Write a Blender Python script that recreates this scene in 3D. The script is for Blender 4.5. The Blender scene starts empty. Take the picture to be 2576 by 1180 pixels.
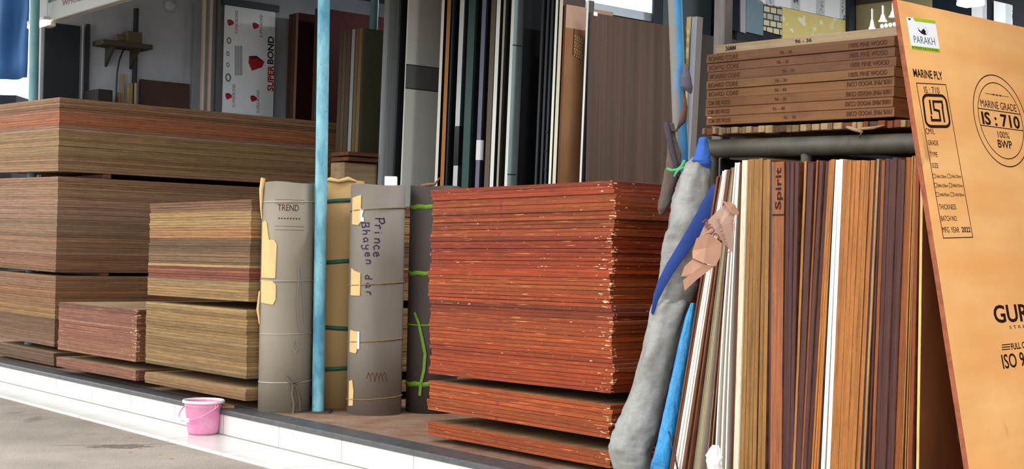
import bpy, math, random
from mathutils import Vector, Matrix, noise

# ------------------------------------------------------------------ camera, sky, sun, exposure
sc = bpy.context.scene
F, CX, CY, EYE = 3500.0, 1288.0, 590.0, 0.9
ROLL, PITCH = 0.022, math.atan(47 / 3500.0)
FW = Vector((0, math.cos(PITCH), math.sin(PITCH)))
_r0 = Vector((1, 0, 0)); _u0 = _r0.cross(FW)
RT = math.cos(ROLL) * _r0 + math.sin(ROLL) * _u0
UP = RT.cross(FW)
CAM = Vector((0, 0, EYE))
cd = bpy.data.cameras.new('camera'); cd.sensor_width = 36; cd.lens = F / 2576 * 36
cd.clip_start = 0.05; cd.clip_end = 200
cam = bpy.data.objects.new('camera', cd); sc.collection.objects.link(cam)
cam.matrix_world = Matrix(((RT.x, UP.x, -FW.x, CAM.x), (RT.y, UP.y, -FW.y, CAM.y), (RT.z, UP.z, -FW.z, CAM.z), (0, 0, 0, 1)))
sc.camera = cam

wd = bpy.data.worlds.new('overcast_sky'); sc.world = wd; wd.use_nodes = True
bg = wd.node_tree.nodes['Background']
_wt = wd.node_tree
_tc = _wt.nodes.new('ShaderNodeTexCoord'); _dp = _wt.nodes.new('ShaderNodeVectorMath'); _dp.operation = 'DOT_PRODUCT'
_dp.inputs[1].default_value = (-0.75, -0.10, 0.75); _wt.links.new(_tc.outputs['Generated'], _dp.inputs[0])
_mr = _wt.nodes.new('ShaderNodeMapRange'); _wt.links.new(_dp.outputs['Value'], _mr.inputs['Value'])
for _i, _v in ((1, -0.6), (2, 0.6), (3, 1.75), (4, 2.0)): _mr.inputs[_i].default_value = _v      # bright sky above and to the left, dark houses low on the right
_wt.links.new(_mr.outputs[0], bg.inputs[1])
bg.inputs[0].default_value = (0.92, 0.965, 1.0, 1)
sd = bpy.data.lights.new('hazy_sun', 'SUN'); sd.energy = 1.0; sd.angle = math.radians(34); sd.color = (1.0, 0.95, 0.87)
sun = bpy.data.objects.new('hazy_sun', sd); sc.collection.objects.link(sun)
sun.rotation_euler = Vector((-0.95, -0.36, 0.56)).to_track_quat('Z', 'Y').to_euler()
sc.view_settings.view_transform = 'Standard'
sc.view_settings.look = 'None'
sc.view_settings.exposure = 0.35
sc.view_settings.gamma = 1.0
sc.view_settings.use_curve_mapping = False
COL = sc.collection


def ray(x, y): return FW + RT * ((x - CX) / F) - UP * ((y - CY) / F)
def on(x, y, z):
    d = ray(x, y); return CAM + d * ((z - EYE) / d.z)
def at(x, y, Y):
    d = ray(x, y); return CAM + d * (Y / d.y)
def onplane(x, y, p, n):
    d = ray(x, y); return CAM + d * ((p - CAM).dot(n) / d.dot(n))


U = Vector((0.638, -0.770, 0)).normalized()        # along the platform's kerb, towards the right
V = Vector((-U.y, U.x, 0))                         # into the shop
E0 = Vector((-0.807, 6.789, 0))                    # a point of the kerb
def S(a, b, z=0.0): return E0 + U * a + V * b + Vector((0, 0, z))
def frame(o, x, y, z):
    return Matrix(((x.x, y.x, z.x, o.x), (x.y, y.y, z.y, o.y), (x.z, y.z, z.z, o.z), (0, 0, 0, 1)))
ZU = Vector((0, 0, 1))
SHOP = frame(E0, U, V, ZU)                         # local a, b, z of the shop


# ------------------------------------------------------------------ materials
def lin(c):
    if isinstance(c, str):
        c = c.lstrip('#'); c = [int(c[i:i + 2], 16) / 255 for i in (0, 2, 4)]
        c = [v / 12.92 if v <= 0.04045 else ((v + 0.055) / 1.055) ** 2.4 for v in c]
    return (c[0], c[1], c[2], 1)


class NT:
    def __init__(s, name, rough=0.7, spec=0.3, metal=0.0):
        s.m = bpy.data.materials.new(name); s.m.use_nodes = True
        s.t = s.m.node_tree; s.b = s.t.nodes['Principled BSDF']
        s.b.inputs['Roughness'].default_value = rough
        s.b.inputs['Specular IOR Level'].default_value = spec
        s.b.inputs['Metallic'].default_value = metal
    def n(s, typ, **kw):
        nd = s.t.nodes.new(typ)
        for k, v in kw.items(): setattr(nd, k, v)
        return nd
    def l(s, a, b): s.t.links.new(a, b)
    def coord(s, scale, rnd=0.0):
        tc = s.n('ShaderNodeTexCoord'); mp = s.n('ShaderNodeMapping'); mp.inputs['Scale'].default_value = scale
        if rnd:
            oi = s.n('ShaderNodeObjectInfo'); mul = s.n('ShaderNodeMath', operation='MULTIPLY'); mul.inputs[1].default_value = rnd
            s.l(oi.outputs['Random'], mul.inputs[0])
            cb = s.n('ShaderNodeCombineXYZ')
            for i in range(3): s.l(mul.outputs[0], cb.inputs[i])
            s.l(cb.outputs[0], mp.inputs['Location'])
        s.l(tc.outputs['Object'], mp.inputs['Vector']); return mp.outputs[0]
    def noise(s, vec, scale=1.0, detail=3.0, rough=0.5):
        nz = s.n('ShaderNodeTexNoise'); nz.inputs['Scale'].default_value = scale; nz.inputs['Detail'].default_value = detail
        nz.inputs['Roughness'].default_value = rough; s.l(vec, nz.inputs['Vector']); return nz.outputs['Fac']
    def ramp(s, fac, stops):
        r = s.n('ShaderNodeValToRGB'); e = r.color_ramp.elements
        while len(e) < len(stops): e.new(0.5)
        for i, (p, c) in enumerate(stops):
            e[i].position = p; e[i].color = lin(c) if isinstance(c, str) else (c, c, c, 1)
        s.l(fac, r.inputs[0]); return r.outputs[0]
    def mix(s, fac, a, b, mode='MIX'):
        x = s.n('ShaderNodeMix', data_type='RGBA', blend_type=mode)
        for sock, v in ((x.inputs[0], fac), (x.inputs[6], a), (x.inputs[7], b)):
            if isinstance(v, (int, float)): sock.default_value = v
            elif isinstance(v, (tuple, list)): sock.default_value = v
            elif isinstance(v, str): sock.default_value = lin(v)
            else: s.l(v, sock)
        return x.outputs[2]
    def mth(s, op, a, b=None):
        x = s.n('ShaderNodeMath', operation=op)
        for i, v in enumerate((a, b)):
            if v is None: continue
            if isinstance(v, (int, float)): x.inputs[i].default_value = v
            else: s.l(v, x.inputs[i])
        return x.outputs[0]
    def sep(s, vec):
        x = s.n('ShaderNodeSeparateXYZ'); s.l(vec, x.inputs[0]); return x.outputs
    def bump(s, h, strength=0.3, dist=0.01):
        b = s.n('ShaderNodeBump'); b.inputs['Strength'].default_value = strength; b.inputs['Distance'].default_value = dist
        s.l(h, b.inputs['Height']); s.l(b.outputs[0], s.b.inputs['Normal'])
    def out(s, col):
        if isinstance(col, (tuple, str)): s.b.inputs['Base Color'].default_value = lin(col) if isinstance(col, str) else col
        else: s.l(col, s.b.inputs['Base Color'])
        return s.m


def ply_edge(name, lo=0.62, hi=1.3, chips=False, marks=False, freq=240, rough=0.75):
    m = NT(name, rough, 0.25)
    oi = m.n('ShaderNodeObjectInfo')
    s1 = m.noise(m.coord((2.5, 2.5, freq), 37.0), 1, 3, 0.65)
    s2 = m.noise(m.coord((9, 9, 60), 91.0), 1, 4, 0.6)
    s3 = m.noise(m.coord((60, 60, 420), 53.0), 1, 2, 0.6)
    f = m.ramp(s1, [(0.3, lo), (0.5, 1.0), (0.72, hi)])
    g = m.ramp(s2, [(0.25, 0.72), (0.5, 1.0), (0.8, 1.15)])
    h = m.ramp(s3, [(0.3, 0.8), (0.5, 1.0), (0.75, 1.12)])
    c = m.mix(1.0, oi.outputs['Color'], f, 'MULTIPLY')
    c = m.mix(1.0, c, g, 'MULTIPLY'); c = m.mix(1.0, c, h, 'MULTIPLY')
    if chips:
        loc = m.sep(m.coord((1, 1, 1)))
        k = m.noise(m.coord((30, 30, 130), 71.0), 1, 2, 0.5)
        near = m.ramp(m.mth('ADD', loc[0], 0.14), [(0.0, 0.0), (0.14, 1.0)])
        front = m.ramp(loc[1], [(0.02, 1.0), (0.03, 0.0)])
        thr = m.ramp(m.mth('ADD', k, m.mth('MULTIPLY', m.mth('MULTIPLY', near, front), 0.13)), [(0.72, 0.0), (0.75, 1.0)])
        c = m.mix(thr, c, '#d8b48c')
        k2 = m.noise(m.coord((7, 7, 300), 17.0), 1, 1, 0.5)
        c = m.mix(m.ramp(k2, [(0.70, 0.0), (0.74, 0.65)]), c, '#e0995a')
    if marks:
        loc = m.sep(m.coord((1, 1, 1)))
        d = m.mth('ABSOLUTE', m.mth('ADD', loc[0], 0.72))
        w = m.noise(m.coord((40, 1, 120)), 1, 2)
        k = m.ramp(m.mth('ADD', d, m.mth('MULTIPLY', w, 0.016)), [(0.014, 0.75), (0.02, 0.0)])
        c = m.mix(k, c, '#7e1d2c')
    m.bump(s1, 0.35, 0.004)
    return m.out(c)


def veneer(name, base, dark, rough=0.6, sc_=(14, 1.3, 30)):
    m = NT(name, rough, 0.3)
    a = m.noise(m.coord(sc_, 13.0), 1, 4, 0.6); b = m.noise(m.coord((2, 2, 2), 7.0), 1, 3)
    c = m.mix(m.ramp(a, [(0.3, 0.0), (0.7, 1.0)]), dark, base)
    c = m.mix(1.0, c, m.ramp(b, [(0.3, 0.8), (0.7, 1.12)]), 'MULTIPLY')
    return m.out(c)


def plain(name, col, rough=0.6, spec=0.3, var=0.12, scale=(8, 8, 8), metal=0.0, bump=0.0):
    m = NT(name, rough, spec, metal)
    a = m.noise(m.coord(scale, 5.0), 1, 4, 0.6)
    c = m.mix(1.0, lin(col) if isinstance(col, str) else col, m.ramp(a, [(0.25, 1 - var * 1.5), (0.5, 1.0), (0.78, 1 + var)]), 'MULTIPLY')
    if bump: m.bump(a, bump, 0.01)
    return m.out(c)


def emit(name, col, strength):
    m = NT(name); m.b.inputs['Emission Color'].default_value = lin(col); m.b.inputs['Emission Strength'].default_value = strength
    return m.out(col)


EDGE = ply_edge('plywood_edge')
EDGE_STRONG = ply_edge('plywood_edge_strong_streaks', 0.5, 1.4, freq=300)
EDGE_RED = ply_edge('red_plywood_edge', 0.55, 1.35, chips=True, freq=260, rough=0.6)
EDGE_RED_MARK = ply_edge('red_plywood_edge_with_crimson_mark', 0.55, 1.35, chips=True, marks=True, freq=260, rough=0.6)
EDGE_ROW = ply_edge('upright_sheet_edge', 0.6, 1.3, freq=200, rough=0.5)
EDGE_FLAT = ply_edge('laminate_edge', 0.9, 1.06, freq=120, rough=0.35)
FACE_TAN = veneer('tan_veneer', '#b59a78', '#8f7556')
FACE_RED = veneer('dusty_red_veneer', '#9a7a58', '#6f4f38')
FACE_DARK = veneer('dark_veneer', '#7a4a2e', '#4a2a1c')
INK = plain('printing_ink', '#2a120c', 0.7, 0.2, 0.25, (90, 90, 90))
INK_SOFT = plain('faded_printing_ink', '#4a2a1c', 0.8, 0.2, 0.3, (60, 60, 60))
INK_BLACK = plain('black_ink', '#1c1a20', 0.6, 0.2, 0.1)
INK_RED = plain('red_ink', '#a8202a', 0.5, 0.3, 0.1)
INK_PURPLE = plain('purple_marker_ink', '#2a1038', 0.5, 0.3, 0.05)
WHITE = plain('white_plastic', '#f2f2f0', 0.4, 0.4, 0.04)
WHITE_PAPER = plain('white_paper', '#efeef2', 0.7, 0.2, 0.03)
BLACK = plain('black_coating', '#0d0f12', 0.35, 0.4, 0.15)
STEEL_DARK = plain('dark_grey_steel', '#4c483d', 0.55, 0.4, 0.25, (12, 12, 12), 0.2)


# ------------------------------------------------------------------ mesh helpers
class MB:
    def __init__(s): s.v, s.f, s.mi, s.sm = [], [], [], []
    def add(s, verts, faces, mat=0, smooth=False, M=None):
        k = len(s.v)
        s.v += [(M @ Vector(v)) if M else Vector(v) for v in verts]
        for f in faces:
            s.f.append([i + k for i in f]); s.mi.append(mat); s.sm.append(smooth)
        return s
    def box(s, lo, hi, mat=0, M=None, bev=0.0):
        x0, y0, z0 = lo; x1, y1, z1 = hi
        if bev:
            b = bev
            ring = lambda e: [(x0 + e, y0 + e), (x1 - e, y0 + e), (x1 - e, y1 - e), (x0 + e, y1 - e)]
            def oct_(e):
                X0, X1, Y0, Y1 = x0 + e, x1 - e, y0 + e, y1 - e
                return [(X0 + b, Y0), (X1 - b, Y0), (X1, Y0 + b), (X1, Y1 - b), (X1 - b, Y1), (X0 + b, Y1), (X0, Y1 - b), (X0, Y0 + b)]
            vs = []
            for z, e in ((z0, b), (z0 + b, 0), (z1 - b, 0), (z1, b)):
                vs += [(p[0], p[1], z) for p in oct_(e)]
            fs = [list(range(7, -1, -1)), list(range(24, 32))]
            for r in range(3):
                for i in range(8):
                    j = (i + 1) % 8; fs.append([r * 8 + i, r * 8 + j, r * 8 + 8 + j, r * 8 + 8 + i])
            return s.add(vs, fs, mat, False, M)
        vs = [(x0, y0, z0), (x1, y0, z0), (x1, y1, z0), (x0, y1, z0), (x0, y0, z1), (x1, y0, z1), (x1, y1, z1), (x0, y1, z1)]
        return s.add(vs, [[3, 2, 1, 0], [4, 5, 6, 7], [0, 1, 5, 4], [1, 2, 6, 5], [2, 3, 7, 6], [3, 0, 4, 7]], mat, False, M)
    def tube(s, pts, rad, n=10, mat=0, cap=True, flat=1.0):
        pts = [Vector(p) for p in pts]; rads = rad if isinstance(rad, (list, tuple)) else [rad] * len(pts)
        vs, fs = [], []
        for i, p in enumerate(pts):
            d = (pts[min(i + 1, len(pts) - 1)] - pts[max(i - 1, 0)]).normalized()
            a = d.cross(Vector((0, 0, 1)) if abs(d.z) < 0.9 else Vector((0, 1, 0))).normalized(); b = d.cross(a)
            for k in range(n):
                t = 2 * math.pi * k / n
                vs.append(p + (a * math.cos(t) + b * math.sin(t) * flat) * rads[i])
        for i in range(len(pts) - 1):
            for k in range(n):
                j = (k + 1) % n; fs.append([i * n + k, i * n + j, i * n + n + j, i * n + n + k])
        s.add(vs, fs, mat, True)
        if cap: s.add(vs[:n], [list(range(n - 1, -1, -1))], mat); s.add(vs[-n:], [list(range(n))], mat)
        return s
    def lathe(s, prof, n=32, mat=0, smooth=True, M=None):
        vs = []
        for r, z in prof:
            vs += [(r * math.cos(2 * math.pi * k / n), r * math.sin(2 * math.pi * k / n), z) for k in range(n)]
        fs = [[i * n + k, i * n + (k + 1) % n, i * n + n + (k + 1) % n, i * n + n + k] for i in range(len(prof) - 1) for k in range(n)]
        return s.add(vs, fs, mat, smooth, M)
    def disc(s, r, z, n=32, mat=0, M=None, up=True):
        vs = [(r * math.cos(2 * math.pi * k / n), r * math.sin(2 * math.pi * k / n), z) for k in range(n)]
        return s.add(vs, [list(range(n)) if up else list(range(n - 1, -1, -1))], mat, False, M)
    def prism(s, poly, z0, z1, mat=0, M=None, f=None):
        n = len(poly); vs = [(p[0], p[1], z0) for p in poly] + [(p[0], p[1], z1) for p in poly]
        if f: vs = [f(*v) for v in vs]
        fs = [list(range(n - 1, -1, -1)), list(range(n, 2 * n))] + [[i, (i + 1) % n, n + (i + 1) % n, n + i] for i in range(n)]
        return s.add(vs, fs, mat, False, M)
    def stroke(s, pts, w, f, closed=False, mat=0, h=0.0):
        """a flat ribbon of width w along 2-D points, placed by f(x, y, height)"""
        P = [Vector(p) for p in pts]
        D = []
        for i in range(len(P) if closed else len(P) - 1):      # short steps, so that a ribbon follows a curved surface
            a, b = P[i], P[(i + 1) % len(P)]; k = max(1, int((b - a).length / .012)) if (b - a).length < 2 else 1
            D += [a.lerp(b, q / k) for q in range(k)]
        P = D if closed else D + [P[-1]]
        n = len(P); vs, fs = [], []
        for i in range(n):
            if closed: a, b = P[i - 1], P[(i + 1) % n]
            else: a, b = P[max(i - 1, 0)], P[min(i + 1, n - 1)]
            d1 = (P[i] - a); d2 = (b - P[i])
            if d1.length < 1e-9: d1 = d2
            if d2.length < 1e-9: d2 = d1
            d1 = d1.normalized(); d2 = d2.normalized(); t = d1 + d2
            t = t.normalized() if t.length > 1e-6 else d1
            nn = Vector((-t.y, t.x)); k = w / 2 / max(0.5, nn.dot(Vector((-d1.y, d1.x))))
            for sg in (1, -1):
                q = P[i] + nn * k * sg; vs.append(f(q.x, q.y, h))
        m = n if closed else n - 1
        for i in range(m):
            j = (i + 1) % n; fs.append([2 * i + 1, 2 * j + 1, 2 * j, 2 * i])
        return s.add(vs, fs, mat)
    def mesh(s, name, mats):
        me = bpy.data.meshes.new(name)
        me.from_pydata([tuple(v) for v in s.v], [], s.f)
        for m in mats: me.materials.append(m)
        me.polygons.foreach_set('material_index', s.mi); me.polygons.foreach_set('use_smooth', s.sm)
        me.update(); return me
    def build(s, name, mats, parent=None, M=None, **tags):
        return obj(name, s.mesh(name, mats if isinstance(mats, (list, tuple)) else [mats]), parent, M, **tags)


def obj(name, me, parent=None, M=None, color=None, **tags):
    o = bpy.data.objects.new(name, me); COL.objects.link(o)
    if parent is not None: o.parent = parent
    if M is not None: o.matrix_local = M if parent is not None else M
    if color: o.color = color
    for k, v in tags.items(): o[k] = v
    return o


def empty(name, M, label, category, group=None):
    o = bpy.data.objects.new(name, None); COL.objects.link(o); o.matrix_world = M; o.empty_display_size = 0.1
    o['label'] = label; o['category'] = category
    if group: o['group'] = group
    return o


def copy_tree(o, parent=None):
    c = o.copy(); COL.objects.link(c); c.parent = parent
    for ch in list(o.children): copy_tree(ch, c)
    return c


_text_cache = {}
def text2d(body, bold=0.0):
    """outline of the default font: (verts, faces, width, cap height)"""
    key = (body, bold)
    if key not in _text_cache:
        cu = bpy.data.curves.new('lettering', 'FONT'); cu.body = body; cu.size = 1; cu.offset = bold; cu.resolution_u = 3
        o = bpy.data.objects.new('lettering', cu); COL.objects.link(o)
        dg = bpy.context.evaluated_depsgraph_get(); dg.update()
        me = bpy.data.meshes.new_from_object(o.evaluated_get(dg))
        vs = [(v.co.x, v.co.y) for v in me.vertices]; fs = [list(p.vertices) for p in me.polygons]
        bpy.data.objects.remove(o); bpy.data.curves.remove(cu); bpy.data.meshes.remove(me)
        x0 = min(v[0] for v in vs); x1 = max(v[0] for v in vs); y1 = max(v[1] for v in vs)
        _text_cache[key] = ([(v[0] - x0, v[1]) for v in vs], fs, x1 - x0, y1)
    return _text_cache[key]


def letters(mb, body, x, y, w, cap, f, mat=0, bold=0.0, rot=0.0, h=0.0):
    vs, fs, tw, th = text2d(body, bold)
    sx, sy = w / tw, cap / th; c, s_ = math.cos(rot), math.sin(rot)
    pts = []
    for a, b in vs:
        a, b = a * sx, b * sy
        pts.append(f(x + a * c - b * s_, y + a * s_ + b * c, h))
    mb.add(pts, fs, mat)


def ordinal(n):
    w = ['', 'first', 'second', 'third', 'fourth', 'fifth', 'sixth', 'seventh', 'eighth', 'ninth', 'tenth', 'eleventh', 'twelfth',
         'thirteenth', 'fourteenth', 'fifteenth', 'sixteenth', 'seventeenth', 'eighteenth', 'nineteenth', 'twentieth']
    tens = {2: 'twenty', 3: 'thirty', 4: 'forty', 5: 'fifty', 6: 'sixty', 7: 'seventy'}
    if n <= 20: return w[n]
    if n % 10 == 0: return tens[n // 10][:-1] + 'ieth'
    return tens[n // 10] + '-' + w[n % 10]


def sheet_mesh(name, W, L, t, seed, mats, nx=10, ny=10, jit=0.0012, wav=0.0006, ch=0.0009, bow=0.0):
    """a board: x in [-W, 0], y in [0, L], z in [0, t]; broken little edges, softened arrises"""
    R = random.Random(seed); out = []
    wob = R.random() * 50
    for i in range(nx): out.append((-W + W * i / nx, 0.0, 0, 1))
    for i in range(ny): out.append((0.0, L * i / ny, -1, 0))
    for i in range(nx): out.append((-W * i / nx, L, 0, -1))
    for i in range(ny): out.append((-W, L - L * i / ny, 1, 0))
    n = len(out); vs = []
    jj = [R.uniform(0, jit) for _ in out]
    for lev, (z, e) in enumerate(((0, ch), (ch, 0), (t - ch, 0), (t, ch))):
        for k, (x, y, ix, iy) in enumerate(out):
            ww = wav * noise.noise(Vector((x * 2.3 + wob, y * 2.3, wob)))
            bz = bow * math.sin(math.pi * (-x / W)) if bow else 0.0
            corner_x = ix if iy == 0 else 0
            xx, yy = x + ix * (jj[k] + e), y + iy * (jj[k] + e)
            if k == 0: xx += e
            if k == nx: yy += e
            if k == nx + ny: xx -= e
            if k == 2 * nx + ny: yy -= e
            vs.append((xx, yy, z + ww + bz))
    fs, mi = [], []
    for lev in range(3):
        for k in range(n):
            j = (k + 1) % n; fs.append([lev * n + k, lev * n + j, (lev + 1) * n + j, (lev + 1) * n + k]); mi.append(0)
    if ny == 1:
        for base, up in ((0, False), (3 * n, True)):
            front = [base + i for i in range(nx)] + [base + nx]
            back = [base + nx + ny + (nx - i) if i > 0 else base + (2 * nx + ny) for i in range(nx)] + [base + nx + ny]
            for i in range(nx):
                q = [front[i], front[i + 1], back[i + 1], back[i]]
                fs.append(q if up else q[::-1]); mi.append(1)
    else:
        fs.append(list(range(n - 1, -1, -1))); fs.append([3 * n + k for k in range(n)]); mi += [1, 1]
    me = bpy.data.meshes.new(name); me.from_pydata(vs, [], fs)
    for m in mats: me.materials.append(m)
    me.polygons.foreach_set('material_index', mi); me.update()
    return me


RND = random.Random(11)
def vary(c, k=0.06, R=RND):
    c = lin(c); f = 1 + R.uniform(-k, k) * 1.6
    return (c[0] * f * (1 + R.uniform(-k, k) * .4), c[1] * f, c[2] * f * (1 + R.uniform(-k, k) * .6), 1)


# ------------------------------------------------------------------ the setting
def struct(name, mb, mats, M=SHOP, parent=None):
    return mb.build(name, mats, parent, M, kind='structure')

m = NT('grey_asphalt', 0.9, 0.2)
n1 = m.noise(m.coord((1, 1, 1)), 160, 3); n2 = m.noise(m.coord((1, 1, 1)), 2.2, 5, 0.6); n3 = m.noise(m.coord((2.2, 0.8, 1)), 1.7, 4)
c = m.mix(m.ramp(n2, [(0.3, 0.0), (0.7, 1.0)]), '#93887d', '#ab9f93')
c = m.mix(1.0, c, m.ramp(n1, [(0.3, 0.72), (0.7, 1.18)]), 'MULTIPLY')
c = m.mix(m.ramp(n3, [(0.62, 0.0), (0.74, 0.6)]), c, '#5d5248')
pS = on(300, 1124, -.155)
tcg = m.n('ShaderNodeTexCoord'); mpg = m.n('ShaderNodeMapping', vector_type='TEXTURE'); mpg.inputs['Location'].default_value = pS; mpg.inputs['Rotation'].default_value = (0, 0, .25); mpg.inputs['Scale'].default_value = (.36, .17, 1)
m.l(tcg.outputs['Object'], mpg.inputs['Vector']); ln = m.n('ShaderNodeVectorMath', operation='LENGTH'); m.l(mpg.outputs[0], ln.inputs[0])
n4 = m.noise(m.coord((1, 1, 1)), 9, 4, .65)
c = m.mix(m.ramp(m.mth('ADD', ln.outputs['Value'], m.mth('MULTIPLY', n4, 1.1)), [(.95, .75), (1.0, .0)]), c, '#5c4f44')
sx_ = m.sep(mpg.outputs[0]); crk = m.mth('ABSOLUTE', m.mth('SUBTRACT', m.mth('ADD', sx_[1], m.mth('MULTIPLY', n4, .35)), .62))
c = m.mix(m.mth('MULTIPLY', m.ramp(crk, [(.02, 1.0), (.05, 0.0)]), m.ramp(m.mth('ABSOLUTE', sx_[0]), [(.8, .85), (1.0, 0.0)])), c, '#2e2620')
m.bump(n1, 0.5, 0.01); ASPHALT = m.out(c)
struct('ground', MB().add([(-60, -40, -.155), (60, -40, -.155), (60, 60, -.155), (-60, 60, -.155)], [[0, 1, 2, 3]]), ASPHALT, Matrix())

m = NT('red_brown_shop_floor', 0.75, 0.25)
n1 = m.noise(m.coord((1, 1, 1)), 6, 5, 0.65); n2 = m.noise(m.coord((1, 1, 1)), 60, 3)
c = m.mix(m.ramp(n1, [(0.35, 0.0), (0.62, 1.0)]), '#7d5340', '#8a7562')
c = m.mix(1.0, c, m.ramp(n2, [(0.3, 0.85), (0.7, 1.1)]), 'MULTIPLY'); FLOOR = m.out(c)
m = NT('white_glazed_tile', 0.22, 0.5)
tc = m.sep(m.coord((1, 1, 1)))
def joint(x, period, wd_):
    q = m.mth('ABSOLUTE', m.mth('SUBTRACT', m.mth('FRACT', m.mth('MULTIPLY', x, 1 / period)), 0.5))
    return m.ramp(q, [(0.5 - wd_ / period, 0.0), (0.5 - wd_ / period * 0.4, 1.0)])
n1 = m.noise(m.coord((3, 3, 3)), 1, 4); n2 = m.noise(m.coord((1, 1, 1)), 45, 2)
c = m.mix(m.ramp(n1, [(0.35, 0.0), (0.7, 1.0)]), '#dbd8d3', '#cdc9c3')
c = m.mix(joint(tc[0], 0.60, 0.004), c, '#8f8a86')
c = m.mix(m.ramp(n2, [(0.755, 0.0), (0.775, 0.8)]), c, '#6a625a')
TILE = m.out(c)
GRANITE = plain('dark_granite', '#4a4a4c', 0.45, 0.5, 0.3, (25, 25, 25))
struct('floor', MB().box((-9, 0.16, -.15), (7, 8.0, 0.0)), FLOOR)
struct('trim_1', MB().box((-9, -0.012, -.028), (7, 0.16, 0.0), bev=0.006), GRANITE)          # dark stone kerb
struct('trim_2', MB().box((-9, 0.0, -.14), (7, 0.158, -.028)), TILE)                          # tiled riser
struct('trim_3', MB().box((-9, -0.33, -.16), (7, 0.0, -.14), bev=0.003), TILE)                # tiled ledge at street level
struct('trim_4', MB().box((-9, -.004, -.141), (7, .001, -.136)), plain('grey_grout', '#8a8580', .8, .2))        # grout line where riser and ledge meet
PLASTER = plain('grey_plaster_wall', '#b2b6bd', 0.85, 0.2, 0.18, (1.5, 1.5, 1.5))
DARKWALL = plain('dark_painted_wall', '#2b2d31', 0.8, 0.2, 0.2, (2, 2, 2))
CEIL = plain('grey_ceiling', '#7d828a', 0.85, 0.2, 0.12, (2, 2, 2))
A_L = -5.5
struct('wall_left', MB().box((A_L - 0.15, 0.55, 0), (A_L, 8.0, 3.3)), PLASTER)
struct('wall_back', MB().box((A_L, 7.0, 0), (9, 7.15, 3.3)), DARKWALL)
struct('wall_right', MB().box((6.85, 1.2, 0), (7.0, 7.0, 3.3)), DARKWALL)
struct('added_shade_awning', MB().box((-6.5, -1.25, 3.36), (1.1, .36, 3.44)), CEIL)                          # unseen awning, added over the kerb to shade the tall brown stack
struct('ceiling', MB().box((-5.7, 0.35, 3.3), (7.0, 8.0, 3.42)), CEIL)

# ------------------------------------------------------------------ stacks of plywood
def batten(M, L, label, w=0.06, h=0.04):
    mb = MB().box((-L, 0, 0), (0, w, h), bev=0.003)
    o = mb.build('wooden_batten', FACE_DARK, None, M); o['label'] = label; o['category'] = 'batten'; o['group'] = 'battens between the plywood stacks'
    return o


def pile(corner, z0, bands, pitch, where, group, mats, W=1.22, L=2.44, slant=0.0, tilt=0.0, rot=0.0235, jit=0.003, seed=1, mark=None, drift=None, count_from_top=True, adj=''):
    """bands from the top down: (number of sheets, colour word, sRGB)"""
    R = random.Random(seed)
    seq = [(wrd, c) for k, wrd, c in bands for _ in range(k)]; n = len(seq)
    Ud = (Matrix.Rotation(rot, 3, 'Z') @ U); Vd = Vector((-Ud.y, Ud.x, 0))
    Ut = (Ud + ZU * tilt).normalized(); Zt = Ut.cross(Vd)
    meshes = [sheet_mesh('plywood_sheet', W, L, pitch * q, seed * 10 + k, mats[0], ch=.0011) for k, q in enumerate((.99, .985, .985, .95, .99, .975, .91))]
    marked = sheet_mesh('plywood_sheet', W, L, pitch * 0.985, seed * 10 + 7, mats[1]) if len(mats) > 1 else None
    dr = 0.0
    for i in range(n):                                   # i counts from the bottom
        wrd, c = seq[n - 1 - i]
        if drift: dr = drift(i / max(1, n - 1))
        z = z0 + i * pitch
        o_ = corner + Ud * (slant * i * pitch + R.uniform(-jit, jit) + dr) + Vd * R.uniform(-jit, jit) * 0.7
        o_ = Vector((o_.x, o_.y, z))
        me = marked if (mark and marked and (n - i) in mark) else R.choice(meshes)
        sq = R.uniform(-0.0012, 0.0012)
        Uq = (Ut + Vd * sq).normalized(); Vq = Zt.cross(Uq)
        o = obj('plywood_sheet', me, None, frame(o_, Uq, Vq, Zt), color=vary(c, 0.13, R))
        o['label'] = f'{adj}{wrd} plywood sheet, {ordinal(n - i)} from top, {where}'
        o['category'] = 'plywood sheet'; o['group'] = group
    return Ud, Vd


def on_z(x, y, z): return on(x, y, z)

# tall brown stack, four sections
A0 = on(135, 922, .015); kA = lambda z: Vector((A0.x, A0.y, 0)) + U * (-0.012 * (z)) 
TAN = '#8d6b4f'
gA = 'sheets of the tall brown plywood stack'
pile(kA(0), .018, [(5, 'dusty brown', '#5f4633')], .0185, 'bottom section of tall brown stack', gA, [[EDGE, FACE_TAN]], seed=2, tilt=-0.006)
pile(kA(0.15), .155, [(5, 'light brown', '#805d42'), (5, 'mid brown', '#815a3b'), (7, 'golden brown', '#815f3d'), (5, 'dark brown', '#664b36'), (6, 'dull brown', '#6e523d')],
     .0182, 'second lowest section of tall brown stack', gA, [[EDGE, FACE_TAN]], seed=3, tilt=-0.008)
pile(kA(0.68), .69, [(4, 'tan', TAN), (6, 'light tan', '#8e6e52'), (6, 'pinkish tan', '#846652'), (6, 'greyish brown', '#7e624c'), (9, 'mid brown', '#7f5f47'), (7, 'reddish brown', '#7a553d')],
     .0182, 'second highest section of tall brown stack', gA, [[EDGE, FACE_TAN]], seed=4, tilt=-0.012)
pile(kA(1.4), 1.42, [(3, 'tan', '#88684d'), (2, 'brown', '#7e5840'), (3, 'orange-brown', '#8e5d41'), (3, 'orange-red', '#935a3b'), (2, 'pale pinkish', '#8e6e58'), (9, 'yellowish tan', '#886c4a'), (7, 'tan', '#88694c')],
     .0184, 'topmost section of tall brown stack', gA, [[EDGE, FACE_TAN]], seed=5, tilt=-0.02, slant=0.0)
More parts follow.
